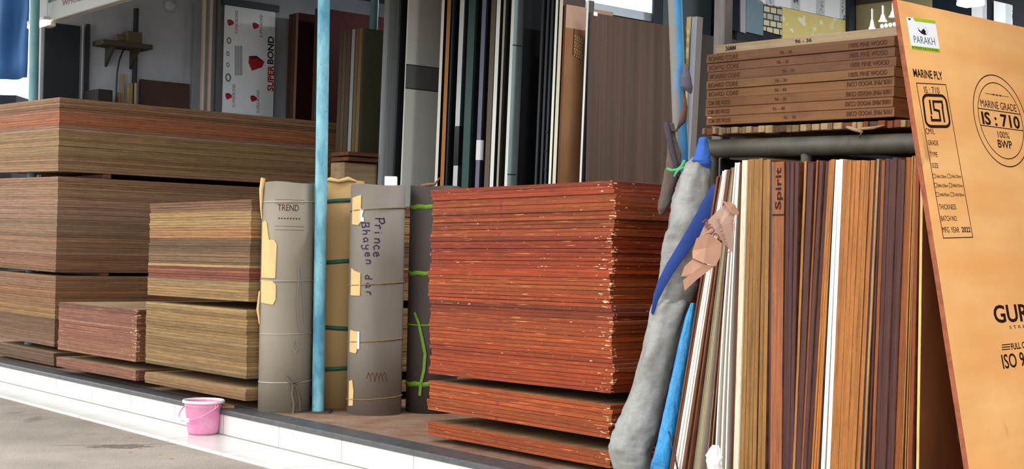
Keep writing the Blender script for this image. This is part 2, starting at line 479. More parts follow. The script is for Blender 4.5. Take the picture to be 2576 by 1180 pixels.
for nm, z in (('lowest', .112), ('middle', .666), ('upper', 1.383)):
    for k, b in (('front', .35), ('back', 1.9)):
        p = A0 + V * b; batten(frame(Vector((p.x, p.y, z)) - U * .03, U, V, ZU), 1.15, f'{k} wooden batten in the {nm} dark gap of the tall brown stack', h=.022 if nm != 'upper' else .035)

# short reddish stack
B0 = on(341, 957, .05); gB = 'sheets of the short reddish stack'
pile(B0, .046, [(4, 'reddish brown', '#7c4e39')], .0165, 'bottom layer of short reddish stack', gB, [[EDGE_RED, FACE_TAN]], seed=6, adj='')
pile(B0 + V * .0, .165, [(2, 'dark reddish', '#6e4434'), (5, 'reddish brown', '#7a4a37'), (1, 'pale pinkish', '#986c51'), (8, 'reddish brown', '#7d4e39'), (5, 'light reddish brown', '#85553d')], .0156,
     'upper part of short reddish stack', gB, [[EDGE_RED, FACE_TAN]], seed=7, W=1.2, jit=.004)
for k, b in (('front', .45), ('back', 1.9)):
    p = B0 + V * b
    batten(frame(Vector((p.x, p.y, .117)) - U * .03, U, V, ZU), 1.1, f'{k} wooden batten in the gap of the short reddish stack', h=.04)
    batten(frame(Vector((p.x, p.y, 0)) - U * .03, U, V, ZU), 1.1, f'{k} wooden batten underneath the short reddish stack', h=.044)

# tan stack beside the laminate rolls
C0 = on(617, 1009.5, .05); gC = 'sheets of the tan plywood stack beside the rolls'
pile(C0, .05, [(4, 'tan', '#806141')], .0165, 'bottom layer of tan stack beside rolls', gC, [[EDGE, FACE_TAN]], seed=8)
pile(C0, .172, [(2, 'pale tan', '#90734a'), (19, 'light tan', '#826641'), (1, 'dark weathered', '#634f35')], .0173, 'middle part of tan stack beside rolls', gC, [[EDGE_STRONG, FACE_TAN]], seed=9, jit=.004,
     drift=lambda t: 0.012 * (1 - t) - 0.006)
pile(C0 + U * .01, .60, [(4, 'greyish brown', '#78573e'), (5, 'pale yellowish', '#98794d'), (2, 'tan', '#8f6b46'), (3, 'orange-tan', '#946941'), (5, 'dull brown', '#6b513a'), (5, 'dull greyish brown', '#6e543c'),
     (1, 'pale tan', '#99794f'), (1, 'dark red', '#6e402e'), (4, 'reddish', '#7b4834'), (2, 'pale grainy', '#8f744f'), (5, 'light tan', '#907148')], .0153, 'upper part of tan stack beside rolls', gC, [[EDGE_STRONG, FACE_TAN]], seed=10, tilt=0.006, jit=.004, slant=.012)
for nm, z, h in (('lower', .118, .052), ('upper', .556, .04)):
    for k, b in (('front', .5), ('back', 1.9)):
        p = C0 + V * b; batten(frame(Vector((p.x, p.y, z)) - U * .03, U, V, ZU), 1.1, f'{k} wooden batten in the {nm} gap of the tan stack', h=h)
for k, b in (('front', .3), ('back', 1.9)):
    p = C0 + V * b; batten(frame(Vector((p.x, p.y, 0)) - U * .03, U, V, ZU), 1.1, f'{k} wooden batten underneath the tan stack beside the rolls', h=.046)

# big orange-red stack
D0 = on(1534, 1179, .03); gD = 'sheets of the big orange-red stack'
RD = [[EDGE_RED, FACE_RED], [EDGE_RED_MARK, FACE_RED]]
pile(D0, .03, [(4, 'orange-brown', '#904118')], .0165, 'bottom layer of big orange-red stack', gD, RD, seed=12, jit=.0075, mark={3})
pile(D0 + U * .0, .15, [(8, 'orange-brown', '#924118')], .0172, 'middle layer of big orange-red stack', gD, RD, seed=13, jit=.0075, mark={4, 8})
pile(D0, .335, [(3, 'brick-red', '#813113'), (7, 'brown-red', '#833b16'), (3, 'dull brown-red', '#7f3716'), (5, 'dark red', '#7b2c10'), (5, 'rust-red', '#863210'), (4, 'light rust', '#8b3e16'), (3, 'orange-red', '#8d3914'),
     (3, 'dark brown-red', '#6f2b10'), (4, 'rust-red', '#833714'), (4, 'orange', '#913e16'), (5, 'orange-red', '#8a3612'), (4, 'brown-red', '#8d3612')], .01745,
     'upper part of big orange-red stack', gD, RD, seed=14, jit=.0075, slant=-.014, tilt=0.012, mark={4, 5, 6, 7, 8, 13, 35, 37},
     drift=lambda t: 0.010 * math.sin(t * 9.0) + 0.008 * math.sin(t * 23))
for nm, z, h in (('lower', .098, .05), ('upper', .291, .04)):
    for k, b in (('front', .45), ('back', 1.9)):
        p = D0 + V * b; batten(frame(Vector((p.x, p.y, z)) - U * .03, U, V, ZU), 1.1, f'{k} wooden batten in the {nm} gap of the big orange-red stack', h=h)
for k, b in (('front', .30), ('back', 1.9)):
    p = D0 + V * b; batten(frame(Vector((p.x, p.y, 0)) - U * .03, U, V, ZU), 1.1, f'{k} wooden batten underneath the big orange-red stack', h=.028)

# thin offcut of wood under the tan stack, above the bucket
p = on(490, 1013, .012)
o = MB().prism([(-.19, 0), (-.12, -.05), (.10, -.07), (.24, -.02), (.26, .05), (-.1, .05)], 0, .014).build('wood_offcut', veneer('pale_offcut', '#b98c5c', '#8d6238'), None, frame(Vector((p.x, p.y, .001)) + V * .06, U, V, ZU))
o['label'] = 'thin pale wood offcut lying on the kerb above the pink bucket'; o['category'] = 'wood'

# ------------------------------------------------------------------ steel poles
m = NT('chipped_blue_paint', 0.55, 0.35)
n1 = m.noise(m.coord((10, 10, 3)), 1, 5, 0.65); n2 = m.noise(m.coord((60, 60, 30)), 1, 3)
c = m.mix(m.ramp(n1, [(0.38, 0.0), (0.6, 1.0)]), '#4a87a0', '#86bfca')
c = m.mix(m.ramp(n2, [(0.66, 0.0), (0.74, 0.7)]), c, '#4a4a48'); BLUEPAINT = m.out(c)
m = NT('greenish_blue_paint', 0.55, 0.35)
n1 = m.noise(m.coord((10, 10, 3)), 1, 5, 0.65)
TEALPAINT = m.out(m.mix(m.ramp(n1, [(0.35, 0.0), (0.65, 1.0)]), '#638f95', '#7eacb0'))
m = NT('weathered_blue_paint', 0.6, 0.3)
tcs = m.sep(m.coord((1, 1, 1)))
n1 = m.noise(m.coord((14, 14, 5)), 1, 5, 0.7)
k = m.ramp(m.mth('ADD', m.mth('MULTIPLY', tcs[0], 13.0), m.mth('MULTIPLY', n1, 1.0)), [(0.34, 1.0), (0.52, 0.0)])
c = m.mix(k, m.mix(m.ramp(n1, [(0.4, 0.0), (0.6, 1.0)]), '#2f7cb4', '#4a90b8'), '#77736c'); OLDBLUE = m.out(c)

def pole(name, top, bot, r, mat, label, cap=0.012):
    ax = (top - bot); L = ax.length; z = ax.normalized(); x = RT.cross(z).cross(z) * -1; x = (RT - z * RT.dot(z)).normalized(); y = z.cross(x)
    t = empty(name, frame(bot, x, y, z), label, 'pole')
    MB().tube([(0, 0, 0.004), (0, 0, L)], r, 20).build('shaft', mat, t)
    MB().box((-.075, -.075, 0), (.075, .075, .006), bev=.002).build('base_plate', STEEL_DARK, t)
    return t

def extend(px0, py0, px1, py1, Y, ztop, zbot=0.0):
    a, b = at(px0, py0, Y), at(px1, py1, Y); d = (a - b)
    return b + d * ((ztop - b.z) / d.z), b + d * ((zbot - b.z) / d.z)
T_, B_ = extend(815, 0, 800, 1020, 7.70, 3.25)
pole('steel_pole', T_, B_, .034, BLUEPAINT, 'blue painted steel pole between the grey laminate rolls')
T_, B_ = extend(1698, 0, 1714, 430, 5.56, 3.25)
pole('steel_pole', T_, B_, .0285, OLDBLUE, 'weathered blue steel pole that the grey tarpaulin is tied to')
T_, B_ = extend(88, 0, 84, 245, 10.75, 3.25)
pole('steel_pole', T_, B_, .036, TEALPAINT, 'pale teal steel pole behind the corner of the tall brown stack')
p = onplane(937, 40, S(-4.2, 2.9), V)
pole('steel_pole', Vector((p.x + .02, p.y, 3.28)), Vector((p.x - .04, p.y, 0)), .036, TEALPAINT, 'teal steel pole showing above the olive brown door panel')

# ------------------------------------------------------------------ rolls of laminate
ROLLGREY = plain('grey_brown_wrapping', '#8d8272', 0.55, 0.3, 0.08, (4, 4, 2))
ROLLTAUPE = plain('taupe_wrapping', '#7a7166', 0.6, 0.3, 0.08, (5, 5, 2))
ROLLYEL = plain('yellow_brown_cardboard', '#b3915f', 0.75, 0.25, 0.08, (4, 4, 2))
ROLLDARK = plain('dark_grey_wrapping', '#473f3a', 0.6, 0.3, 0.12, (4, 4, 2))
CARD = plain('torn_cardboard', '#d8b47c', 0.8, 0.2, 0.08, (20, 20, 20))
TWINE = plain('brown_twine', '#8b6a44', 0.85, 0.2, 0.2, (80, 80, 80))
GREENSTRAP = plain('dark_green_strap', '#2e5a40', 0.5, 0.35, 0.1)
LIMESTRAP = plain('lime_green_strap', '#6f9a2c', 0.6, 0.3, 0.15, (40, 40, 40))
GREYSTRAP = plain('grey_strap', '#8b867c', 0.5, 0.4, 0.08)
CLEARTAPE = plain('clear_tape', '#a8a092', 0.2, 0.6, 0.05)

def roll(center, r, H, mat, label, seed, lean=(0, 0)):
    """a wound roll standing on end: thin spiral layers show in the top"""
    R = random.Random(seed)
    zz = Vector((lean[0], lean[1], 1)).normalized(); x = (RT - zz * RT.dot(zz)).normalized(); y = zz.cross(x)
    t = empty('laminate_roll', frame(Vector((center.x, center.y, 0)), x, y, zz), label, 'laminate roll', 'laminate rolls standing on the shop floor')
    mb = MB(); n = 64
    def rr(a): return r * (1 + 0.008 * math.sin(2 * a + seed) + 0.004 * math.sin(5 * a + seed * 2))
    prof = [(0.0, 0.0), (1.0, 0.0), (1.0, .33), (1.003, .66), (1.0, 1.0), (0.975, 1.0), (0.965, .94), (0.93, .94), (.92, .985), (.89, .985), (.885, .93), (.4, .93), (.39, .97), (.33, .97), (.32, .8), (0.0, .8)]
    vs = []
    for q, h in prof:
        for k in range(n):
            a = 2 * math.pi * k / n; top = 0.004 * math.sin(3 * a + seed) if h > .9 else 0
            vs.append((rr(a) * q * math.cos(a), rr(a) * q * math.sin(a), H * h + top))
    fs = [[i * n + k, i * n + (k + 1) % n, (i + 1) * n + (k + 1) % n, (i + 1) * n + k] for i in range(len(prof) - 1) for k in range(n)]
    mb.add(vs, fs, 0, True)
    b = mb.build('roll_body', mat, t)
    f = lambda u, z, h: Vector(((rr(-math.pi / 2 + u / r) + .0012 + h) * math.cos(-math.pi / 2 + u / r), (rr(-math.pi / 2 + u / r) + .0012 + h) * math.sin(-math.pi / 2 + u / r), z))
    return t, f, H

def band(t, f, r, z, w, mat, name, slope=0.0, thick=.0025, part=None, wavy=0.0):
    n = 64; vs, fs = [], []
    for k in range(n):
        u = 2 * math.pi * r * k / n; zz = z + slope * math.sin(k / n * 2 * math.pi) + wavy * math.sin(k * .9)
        for (dz, h) in ((-w / 2, 0), (-w / 2, thick), (w / 2, thick), (w / 2, 0)): vs.append(f(u, zz + dz, h))
    for k in range(n):
        j = (k + 1) % n
        for q in range(3): fs.append([k * 4 + q, k * 4 + q + 1, j * 4 + q + 1, j * 4 + q])
    return MB().add(vs, fs, 0, True).build(name, mat, t)

def patch(t, f, poly, mat, name, h=.004):
    """a bent piece of card on the roll's surface: polygon of (u, z), cut into strips"""
    us = [p[0] for p in poly]; mb = MB()
    n = len(poly); P = []
    for i in range(n):                                    # densify so that it follows the curve
        a, b = Vector(poly[i]), Vector(poly[(i + 1) % n]); k = max(1, int(abs(b.x - a.x) / .012))
        P += [tuple(a.lerp(b, q / k)) for q in range(k)]
    mb.prism(P, 0.0005, h, f=lambda x, y, z: f(x, y, z))
    return mb.build(name, mat, t)

R1 = Vector((-1.245, 7.745, 0)); t1, f1, H1 = roll(R1, .143, 1.262, ROLLGREY, 'thick grey-brown laminate roll with torn card patch, nearest the tan stack', 1, (-.004, 0))
R3 = Vector((-.742, 7.715, 0)); t3, f3, H3 = roll(R3, .150, 1.258, ROLLTAUPE, 'taupe laminate roll with purple handwriting on it', 2, (-.004, 0))
R2 = Vector((-.985, 7.99, 0)); t2, f2, H2 = roll(R2, .130, 1.29, ROLLYEL, 'yellow-brown laminate roll with dark green straps behind the blue pole', 3)
R4 = Vector((-.435, 7.86, 0)); t4, f4, H4 = roll(R4, .145, 1.265, ROLLDARK, 'dark grey laminate roll with lime green straps by the orange-red stack', 4)
# first roll
for z, w in ((1.155, .006), (.72, .012), (.43, .005), (.165, .006)): band(t1, f1, .143, z, w, GREYSTRAP if w > .01 else CLEARTAPE, 'tape_band', .004, .0015)
patch(t1, f1, [(-.145, .60), (-.05, .59), (-.035, .62), (-.035, .70), (-.06, .72), (-.145, .725)], CARD, 'card_patch')
patch(t1, f1, [(-.145, .735), (-.04, .735), (-.035, .92), (-.05, .945), (-.085, .945), (-.105, 1.04), (-.118, 1.05), (-.145, 1.04)], CARD, 'card_patch')
mb = MB(); letters(mb, 'TREND', -.035, 1.105, .118, .034, f1); [mb.stroke([(-.03 + q * .016, 1.06), (-.022 + q * .016, 1.066)], .006, f1) for q in range(8)]
for z in (1.165, 1.145, 1.02, 1.00): mb.stroke([(u_ / 100, z) for u_ in range(-5, 13)], .0016, f1)
mb.build('stamp_lettering', INK_SOFT, t1)
mb = MB(); mb.tube([f1(.03, .20, .006), f1(.05, .17, .012), f1(.065, .15, .012), f1(.062, .10, .01), f1(.075, .05, .01), f1(.07, .0, .008)], .007, 8)
mb.tube([f1(.055, .165, .012), f1(.085, .14, .014), f1(.10, .08, .012), f1(.11, .01, .01)], .005, 8); mb.tube([f1(.09, .165, .006), f1(.06, .165, .014), f1(.12, .18, .006)], .004, 8)
mb.build('tied_string', plain('grey_string', '#6b6258', 0.8), t1)
mb = MB()
for pts in ([(.085, .80), (.088, .72), (.08, .60), (.092, .50), (.11, .44)], [(.10, .80), (.112, .72), (.12, .62), (.13, .50)], [(.07, .40), (.06, .36), (.075, .33), (.09, .36), (.085, .40)]):
    mb.stroke([tuple(p_) for p_ in pts], .008, f1, h=.004)
mb.build('loose_strap_end', GREYSTRAP, t1)
mb = MB(); mb.tube([f1(-.145, 1.285, .004), f1(-.15, 1.22, .012), f1(-.16, 1.12, .008), f1(-.155, 1.06, .004)], [.014, .012, .006, .003], 8); mb.build('torn_paper_edge', CARD, t1)
mb = MB(); mb.tube([f1(-.16, .66, .006), f1(-.17, .56, .012), f1(-.16, .48, .004)], [.006, .008, .003], 8); mb.build('torn_paper_edge', CARD, t1)
# taupe roll
for z in (1.125, .715, .405, .09): band(t3, f3, .150, z, .005, TWINE, 'twine', .012, .004)
patch(t3, f3, [(-.155, 1.04), (-.10, 1.035), (-.085, 1.05), (-.082, 1.20), (-.155, 1.185)], CARD, 'card_patch')
patch(t3, f3, [(-.155, .65), (-.078, .65), (-.078, .775), (-.12, .785), (-.155, .80)], CARD, 'card_patch')
patch(t3, f3, [(-.155, .34), (-.10, .335), (-.092, .35), (-.092, .455), (-.155, .46)], CARD, 'card_patch')
patch(t3, f3, [(-.155, .045), (-.115, .05), (-.112, .13), (-.125, .19), (-.155, .18)], CARD, 'card_patch')
patch(t3, f3, [(-.090, .36), (-.076, .36), (-.078, .455), (-.090, .455)], WHITE_PAPER, 'white_label')
patch(t3, f3, [(-.086, 1.055), (-.062, 1.055), (-.064, 1.075), (-.075, 1.08), (-.066, 1.12), (-.086, 1.125)], WHITE_PAPER, 'white_label')
# handwriting: strokes in a unit box per letter, written down the roll
G = {'P': [[(.1, 0), (.1, 1)], [(0, .95), (.45, 1.05), (.6, .75), (.4, .5), (.1, .45)]], 'r': [[(.1, 0), (.12, .6)], [(.1, .4), (.3, .62), (.45, .55)]], 'i': [[(.15, 0), (.15, .55)], [(.15, .75), (.16, .8)]],
     'n': [[(.08, 0), (.1, .6)], [(.1, .4), (.3, .62), (.45, .5), (.45, 0)]], 'c': [[(.45, .5), (.2, .6), (.05, .3), (.2, 0), (.5, .1)]], 'e': [[(.05, .3), (.45, .35), (.35, .6), (.1, .5), (.08, .15), (.3, 0), (.5, .12)]],
     'B': [[(.05, 0), (.05, 1)], [(0, 1), (.45, .95), (.4, .6), (.1, .52), (.5, .45), (.5, .08), (.05, 0)]], 'h': [[(.08, 0), (.08, 1)], [(.08, .4), (.3, .6), (.45, .5), (.45, 0)]],
     'a': [[(.45, .55), (.2, .6), (.05, .3), (.2, 0), (.42, .2), (.45, .55), (.47, .05), (.55, 0)]], 'y': [[(.05, .6), (.1, .25), (.3, .2), (.45, .4)], [(.47, .6), (.45, -.2), (.2, -.4), (.05, -.2)]],
     'd': [[(.42, .5), (.2, .55), (.05, .25), (.2, 0), (.42, .2)], [(.45, 1), (.45, 0)]], '.': [[(.1, .3), (.14, .34)]]}
def handwriting(mb, word, u0, z0, dz, size, f, dx=0.0):
    for k, ch in enumerate(word):
        for st in G[ch]:
            mb.stroke([(u0 + dx * k + q[1] * size, z0 - k * dz - q[0] * size * 1.15) for q in st], .0065, f)
mb = MB(); handwriting(mb, 'Prince', .000, 1.078, .037, .050, f3, -.0012); mb.build('handwritten_lettering', INK_PURPLE, t3); mb = MB(); handwriting(mb, 'Bhayen', -.078, 1.05, .040, .046, f3, .006); mb.build('handwritten_lettering', INK_PURPLE, t3); mb = MB(); handwriting(mb, 'dar', -.05, .765, .044, .042, f3, .004)
mb.build('handwritten_lettering', INK_PURPLE, t3)
mb = MB()
for k in range(5): mb.stroke([(-.03 + k * .022, .20 + .02 * math.sin(k * 2)), (-.02 + k * .022, .235), (-.01 + k * .022, .21), (-.005 + k * .022, .185)], .003, f3)
mb.build('faint_lettering', INK_SOFT, t3)
# straps of the other two
for z, s_ in ((1.175, .012), (.83, .012), (.455, -.006), (.225, .01)): band(t2, f2, .130, z, .024, GREENSTRAP, 'strap', s_, .002)
for z in (1.15, .78): band(t4, f4, .145, z, .024, LIMESTRAP, 'strap', .006, .002, wavy=.003)
band(t4, f4, .145, .49, .008, LIMESTRAP, 'strap', .002, .002); band(t4, f4, .145, .165, .026, LIMESTRAP, 'strap', .008, .002, wavy=.003)
mb = MB(); mb.stroke([(-.10, .56), (-.07, .50), (-.045, .40), (-.03, .33), (-.035, .24), (-.05, .17), (-.055, .10)], .016, f4, h=.008); mb.build('loose_strap_end', LIMESTRAP, t4)
mb = MB(); mb.tube([f2(-.12, 1.285, -.005), f2(-.05, 1.295, .006), f2(0, 1.285, .008), f2(.05, 1.30, .004), f2(.10, 1.288, .002)], [.006, .012, .009, .013, .006], 8); mb.build('crumpled_paper_edge', CARD, t2)
mb = MB(); mb.tube([f4(-.09, 1.265, -.01), f4(-.05, 1.27, -.02), f4(0, 1.275, -.02), f4(.03, 1.31, -.02)], [.006, .01, .008, .003], 8); mb.build('torn_wrapping', plain('brown_wrap_scrap', '#7a6248', 0.8), t4)
o = MB().box((-.034, -.025, 0), (.034, .025, .142), bev=.003).build('white_box', WHITE, None, frame(R3 + Vector((.060, .05, 1.171)), Vector((1, 0, 0)), Vector((0, 1, 0)), ZU))
o['label'] = 'small white box standing up out of the top of the taupe laminate roll'; o['category'] = 'box'

# ------------------------------------------------------------------ pink bucket
m = NT('pink_plastic', 0.45, 0.4)
n1 = m.noise(m.coord((14, 14, 14)), 1, 5, 0.65); n2 = m.noise(m.coord((3, 3, 3)), 1, 2)
c = m.mix(m.ramp(n1, [(0.4, 0.0), (0.75, 0.8)]), '#df86b0', '#e7a9bf'); c = m.mix(m.ramp(n2, [(0.5, 0.0), (0.75, 0.35)]), c, '#b4697f'); PINK = m.out(c)
p = on(497, 1096, -.14); bp = Vector((p.x, p.y, -.1395)) + Vector((.01, .085, 0))
bk = empty('bucket', frame(bp, RT.cross(ZU).cross(ZU) * -1 if False else Vector((1, 0, 0)), Vector((0, 1, 0)), ZU), 'small dirty pink plastic bucket standing on the white tiled ledge', 'bucket')
MB().lathe([(0, .004), (.072, .004), (.078, 0), (.082, .012), (.088, .04), (.099, .15), (.102, .152), (.104, .178), (.0995, .178), (.096, .15), (.082, .03), (.075, .012), (0, .012)], 40).build('body', PINK, bk)
PALEPINK = plain('worn_pale_pink_plastic', '#f3dfe2', 0.4, 0.4, 0.06)
MB().lathe([(.1035, .176), (.112, .172), (.1165, .176), (.1165, .184), (.112, .189), (.104, .187), (.1005, .182), (.1035, .176)], 40).build('rim', PALEPINK, bk)
for sx, sy in ((.80, -.60), (-.80, .60)):
    mb = MB().box((-.012, -.006, .148), (.012, .006, .178), bev=.002, M=frame(Vector((sx * .106, sy * .106, 0)), Vector((-sy, sx, 0)), Vector((sx, sy, 0)), ZU))
    mb.build('handle_lug', PINK, bk)
P0, P1 = Vector((.088, -.068, .165)), Vector((-.088, .068, .165)); hang = []
for k in range(17):
    t = k / 16; ang = math.pi * t
    mid = (P0 + P1) / 2; half = (P0 - P1) / 2
    d = Vector((-.62, -.78, -.62)).normalized()
    hang.append(mid + half * math.cos(ang) * 1.14 + d * math.sin(ang) * .158)
hd = MB().tube(hang, .0035, 8).build('handle', PINK, bk)
g0, g1 = hang[7], hang[10]; g0 = hang[6].lerp(hang[7], .5); g1 = hang[10]
MB().tube([g0, g0.lerp(g1, .2), g0.lerp(g1, .5), g0.lerp(g1, .8), g1], [.011, .012, .009, .012, .011], 10).build('grip', WHITE, hd)

# ------------------------------------------------------------------ upright sheets in a row, edges towards the street
P0 = Vector((.818, 4.92, 0))
def rp(x, y): return onplane(x, y, P0, V)
H_TOP = {}
ROW = [  # number, colour word, sRGB, material, x at y=405 from-to, x at y=1180 from-to, top y
 (2, 'brown laminated', '#6c3c22', 'E', 1799, 1816, 1684, 1692, 442), (5, 'white laminate', '#e6dcd2', 'F', 1816, 1830, 1692, 1713, 430), (2, 'dark brown laminated', '#693b20', 'E', 1830, 1838, 1713, 1734, 426),
 (1, 'grey-green', '#6e6652', 'F', 1838, 1842, 1735, 1746, 424), (2, 'pale yellow', '#9d8c5e', 'F', 1842, 1846, 1747, 1757, 422), (2, 'pinkish brown', '#89644e', 'E', 1846, 1850, 1772, 1786, 420),
 (3, 'white', '#eae4e4', 'F', 1850, 1860, 1790, 1828, 408), (2, 'dark reddish brown', '#562d1f', 'E', 1860, 1866, 1832, 1845, 410), (1, 'cream', '#c8b79c', 'F', 1866, 1881, 1845, 1858, 405),
 (6, 'tan plywood', '#88602f', 'E', 1881, 1938, 1858, 1924, 401), (1, 'dark purple', '#42282b', 'F', 1938, 1942, 1925, 1937, 405), (1, 'orange-brown wrapped', '#844d2a', 'E', 1942, 1973, 1937, 1966, 404),
 (3, 'maroon', '#462826', 'E', 1973, 2009, 1966, 1994, 406), (1, 'pale orange', '#9d6934', 'E', 2009, 2030, 1994, 2000, 404), (1, 'maroon', '#472924', 'E', 2030, 2046, 2000, 2014, 406),
 (1, 'rust orange', '#7d431e', 'E', 2046, 2058, 2014, 2019, 405), (2, 'maroon', '#472a26', 'E', 2058, 2085, 2019, 2037, 406), (3, 'bright orange', '#9d5e26', 'E', 2085, 2101, 2037, 2059, 403), (2, 'white', '#e3e1da', 'F', 2101, 2120, 2059, 2087, 400),
 (7, 'orange plywood', '#995f2b', 'E', 2120, 2200, 2087, 2162, 402), (1, 'dark maroon', '#3b1f1b', 'E', 2200, 2207, 2162, 2170, 402), (1, 'pale tan', '#997345', 'E', 2207, 2213, 2170, 2176, 402), (1, 'dark maroon', '#3e211c', 'E', 2213, 2218, 2176, 2185, 401),
 (1, 'rust orange', '#7a431f', 'E', 2218, 2226, 2185, 2198, 401), (5, 'maroon', '#472722', 'E', 2226, 2278, 2198, 2247, 399), (1, 'orange-brown', '#7f441b', 'E', 2278, 2295, 2247, 2265, 397), (3, 'golden', '#97682f', 'E', 2295, 2305, 2265, 2284, 393),
 (1, 'red-brown', '#773315', 'E', 2305, 2314, 2284, 2294, 392)]
FACE_PALE = plain('pale_board_face', '#cfc4b0', 0.5, 0.3, 0.05)
tot = sum(r[0] for r in ROW); idx = 0
R = random.Random(77)
row_faces = {'E': [EDGE_ROW, FACE_DARK], 'F': [EDGE_FLAT, FACE_PALE]}
ROW_SHEETS = []
for cnt, wrd, colr, mk, xa, xb, ya, yb, ty in ROW:
    for k in range(cnt):
        idx += 1
        tx, bx = xa + (xb - xa) * (k + 1) / cnt, ya + (yb - ya) * (k + 1) / cnt
        tl, bl_ = xa + (xb - xa) * k / cnt, ya + (yb - ya) * k / cnt
        Tp, Bp = rp(tx, ty + R.uniform(-3, 3)), rp(bx, 1180)
        up = (Tp - Bp).normalized()
        th = min((Tp - rp(tl, ty)).length, (Bp - rp(bl_, 1180)).length * 1.0)
        th = max(.0016, th * .97)
        Vj = V * 1.0
        up = (up - V * up.dot(V)).normalized(); zt = up.cross(Vj)
        Hh = (Tp.z - 0.002 - max(0, -zt.z) * th) / up.z
        org = Tp + V * R.uniform(-.003, .003)
        bow = 0.0
        if mk == 'F' and cnt >= 3 and idx > 12: bow = .010
        me = sheet_mesh('upright_sheet', Hh, .34, th, 500 + idx, row_faces[mk], nx=16, ny=1, jit=.0012 if mk == 'E' else .0004, wav=.0004, ch=min(.0008, th * .2), bow=bow)
        o = obj('upright_sheet', me, None, frame(org, up, Vj, zt), color=vary(colr, .07, R))
        q = f'{ordinal(idx)} from the grey tarpaulin'
        o['label'] = f'{wrd} sheet standing on edge, {q} in the upright row'
        o['category'] = 'board'; o['group'] = 'sheets standing upright in a row'
        if wrd == 'orange-brown wrapped': SPIRIT = (o, Hh, th)
# the word on the wrapped edge of one sheet, with a dark tape under it
o, Hh, th = SPIRIT

mb = MB(); letters(mb, 'Spirit', -.165, th * .25, .145, th * .5, lambda x, y, h: Vector((x, -.0015, y)), bold=.015)

mb.build('word_lettering', INK, o)
MB().box((-.186, -.0015, 0), (-.181, .002, th)).build('dark_tape', INK, o)

# the dark brown sheet that closes the row
m = NT('scuffed_dark_brown_film', 0.45, 0.35)
n1 = m.noise(m.coord((1.5, 3, 3)), 1, 5, 0.6); n2 = m.noise(m.coord((5, 40, 14)), 1, 3, 0.7)
c = m.mix(m.ramp(n1, [(0.3, 0.0), (0.7, 1.0)]), '#4a2a1a', '#6b4129'); c = m.mix(m.ramp(n2, [(0.68, 0.0), (0.73, 0.6)]), c, '#a58a5e'); DARKFILM = m.out(c)
Tp, Bp = rp(2322, 420), rp(2311, 1180); up = (Tp - Bp).normalized(); zt = up.cross(V); th = .010
me = sheet_mesh('upright_sheet', Tp.z / up.z - .002, 1.15, th, 900, [EDGE_FLAT, DARKFILM], nx=16, ny=1)
o = obj('upright_sheet', me, None, frame(Tp, up, V, zt), color=lin('#c8a866')); o['label'] = 'dark brown film-faced sheet with scuffed face closing the row, beside the marine ply board'; o['category'] = 'board'; o['group'] = 'sheets standing upright in a row'

# ------------------------------------------------------------------ pink torn paper hanging on the laminates
PINKPAPER = plain('salmon_wrapping_paper', '#ad836b', 0.8, 0.2, 0.07, (20, 20, 20)); PINKPAPER_L = plain('pale_printed_paper', '#bb9b89', 0.8, 0.2, 0.05, (20, 20, 20))
Ypp = 4.78
def sheet3(mb, pts, mat=0, thick=.0012):
    """a creased scrap: fan of triangles over 3-D points, with a little thickness"""
    P = [at(*q) for q in pts]; n = len(P); back = [p_ + V * thick for p_ in P]
    c0 = sum(P, Vector()) / n; c1 = c0 + V * thick; c0 = c0 - V * .004
    mb.add(P + [c0] + back + [c1], [[i, (i + 1) % n, n] for i in range(n)] + [[n + 1 + (i + 1) % n, n + 1 + i, 2 * n + 1] for i in range(n)] + [[(i + 1) % n, i, n + 1 + i, n + 1 + (i + 1) % n] for i in range(n)], mat)
t = empty('torn_paper', Matrix.Translation(at(1815, 560, Ypp)), 'torn salmon pink wrapping paper with printing, snagged on the leaning laminates', 'paper'); Ti = Matrix.Translation(-at(1815, 560, Ypp))
def child(mb, name, mat): mb.v = [Ti @ v for v in mb.v]; return mb.build(name, mat, t)
mb = MB(); sheet3(mb, [(1830, 508, 4.80), (1851, 518, 4.80), (1845, 560, 4.80), (1843, 637, 4.82), (1816, 605, 4.79), (1782, 585, 4.76), (1759, 595, 4.75), (1775, 560, 4.76), (1800, 535, 4.78)]); child(mb, 'printed_sheet', PINKPAPER_L)
mb = MB(); sheet3(mb, [(1742, 630, 4.75), (1752, 600, 4.74), (1765, 592, 4.735), (1783, 587, 4.735), (1801, 600, 4.745), (1815, 612, 4.75), (1812, 645, 4.745), (1800, 670, 4.74), (1770, 662, 4.73), (1742, 650, 4.74)]); child(mb, 'folded_flap', PINKPAPER)
mb = MB(); sheet3(mb, [(1742, 652, 4.745), (1770, 664, 4.738), (1797, 670, 4.745), (1752, 704, 4.74), (1722, 732, 4.735), (1718, 705, 4.735), (1736, 700, 4.74), (1742, 697, 4.74), (1713, 695, 4.735), (1722, 670, 4.74)]); child(mb, 'torn_end', PINKPAPER)
mb = MB(); sheet3(mb, [(1815, 503, 4.79), (1830, 510, 4.78), (1838, 508, 4.78), (1848, 515, 4.78), (1859, 535, 4.79), (1855, 543, 4.79), (1840, 537, 4.78), (1828, 520, 4.78)]); child(mb, 'gathered_corner', PINKPAPER)
mb = MB()
def pf(x, y, h): return at(x, y, 4.7685)
letters(mb, 'IONS', 1838, 555, 26, -9, pf, rot=1.35); letters(mb, 'rative', 1836, 635, 50, -10, pf, rot=-1.86)
child(mb, 'paper_lettering', plain('brown_print_small', '#8a5044', 0.8, .2, .05)); mb = MB(); letters(mb, 'Lami', 1820, 582, 34, -10, pf, rot=-1.86)
child(mb, 'paper_lettering', plain('brown_print', '#8a5044', 0.8, .2, .05)); mb = MB()
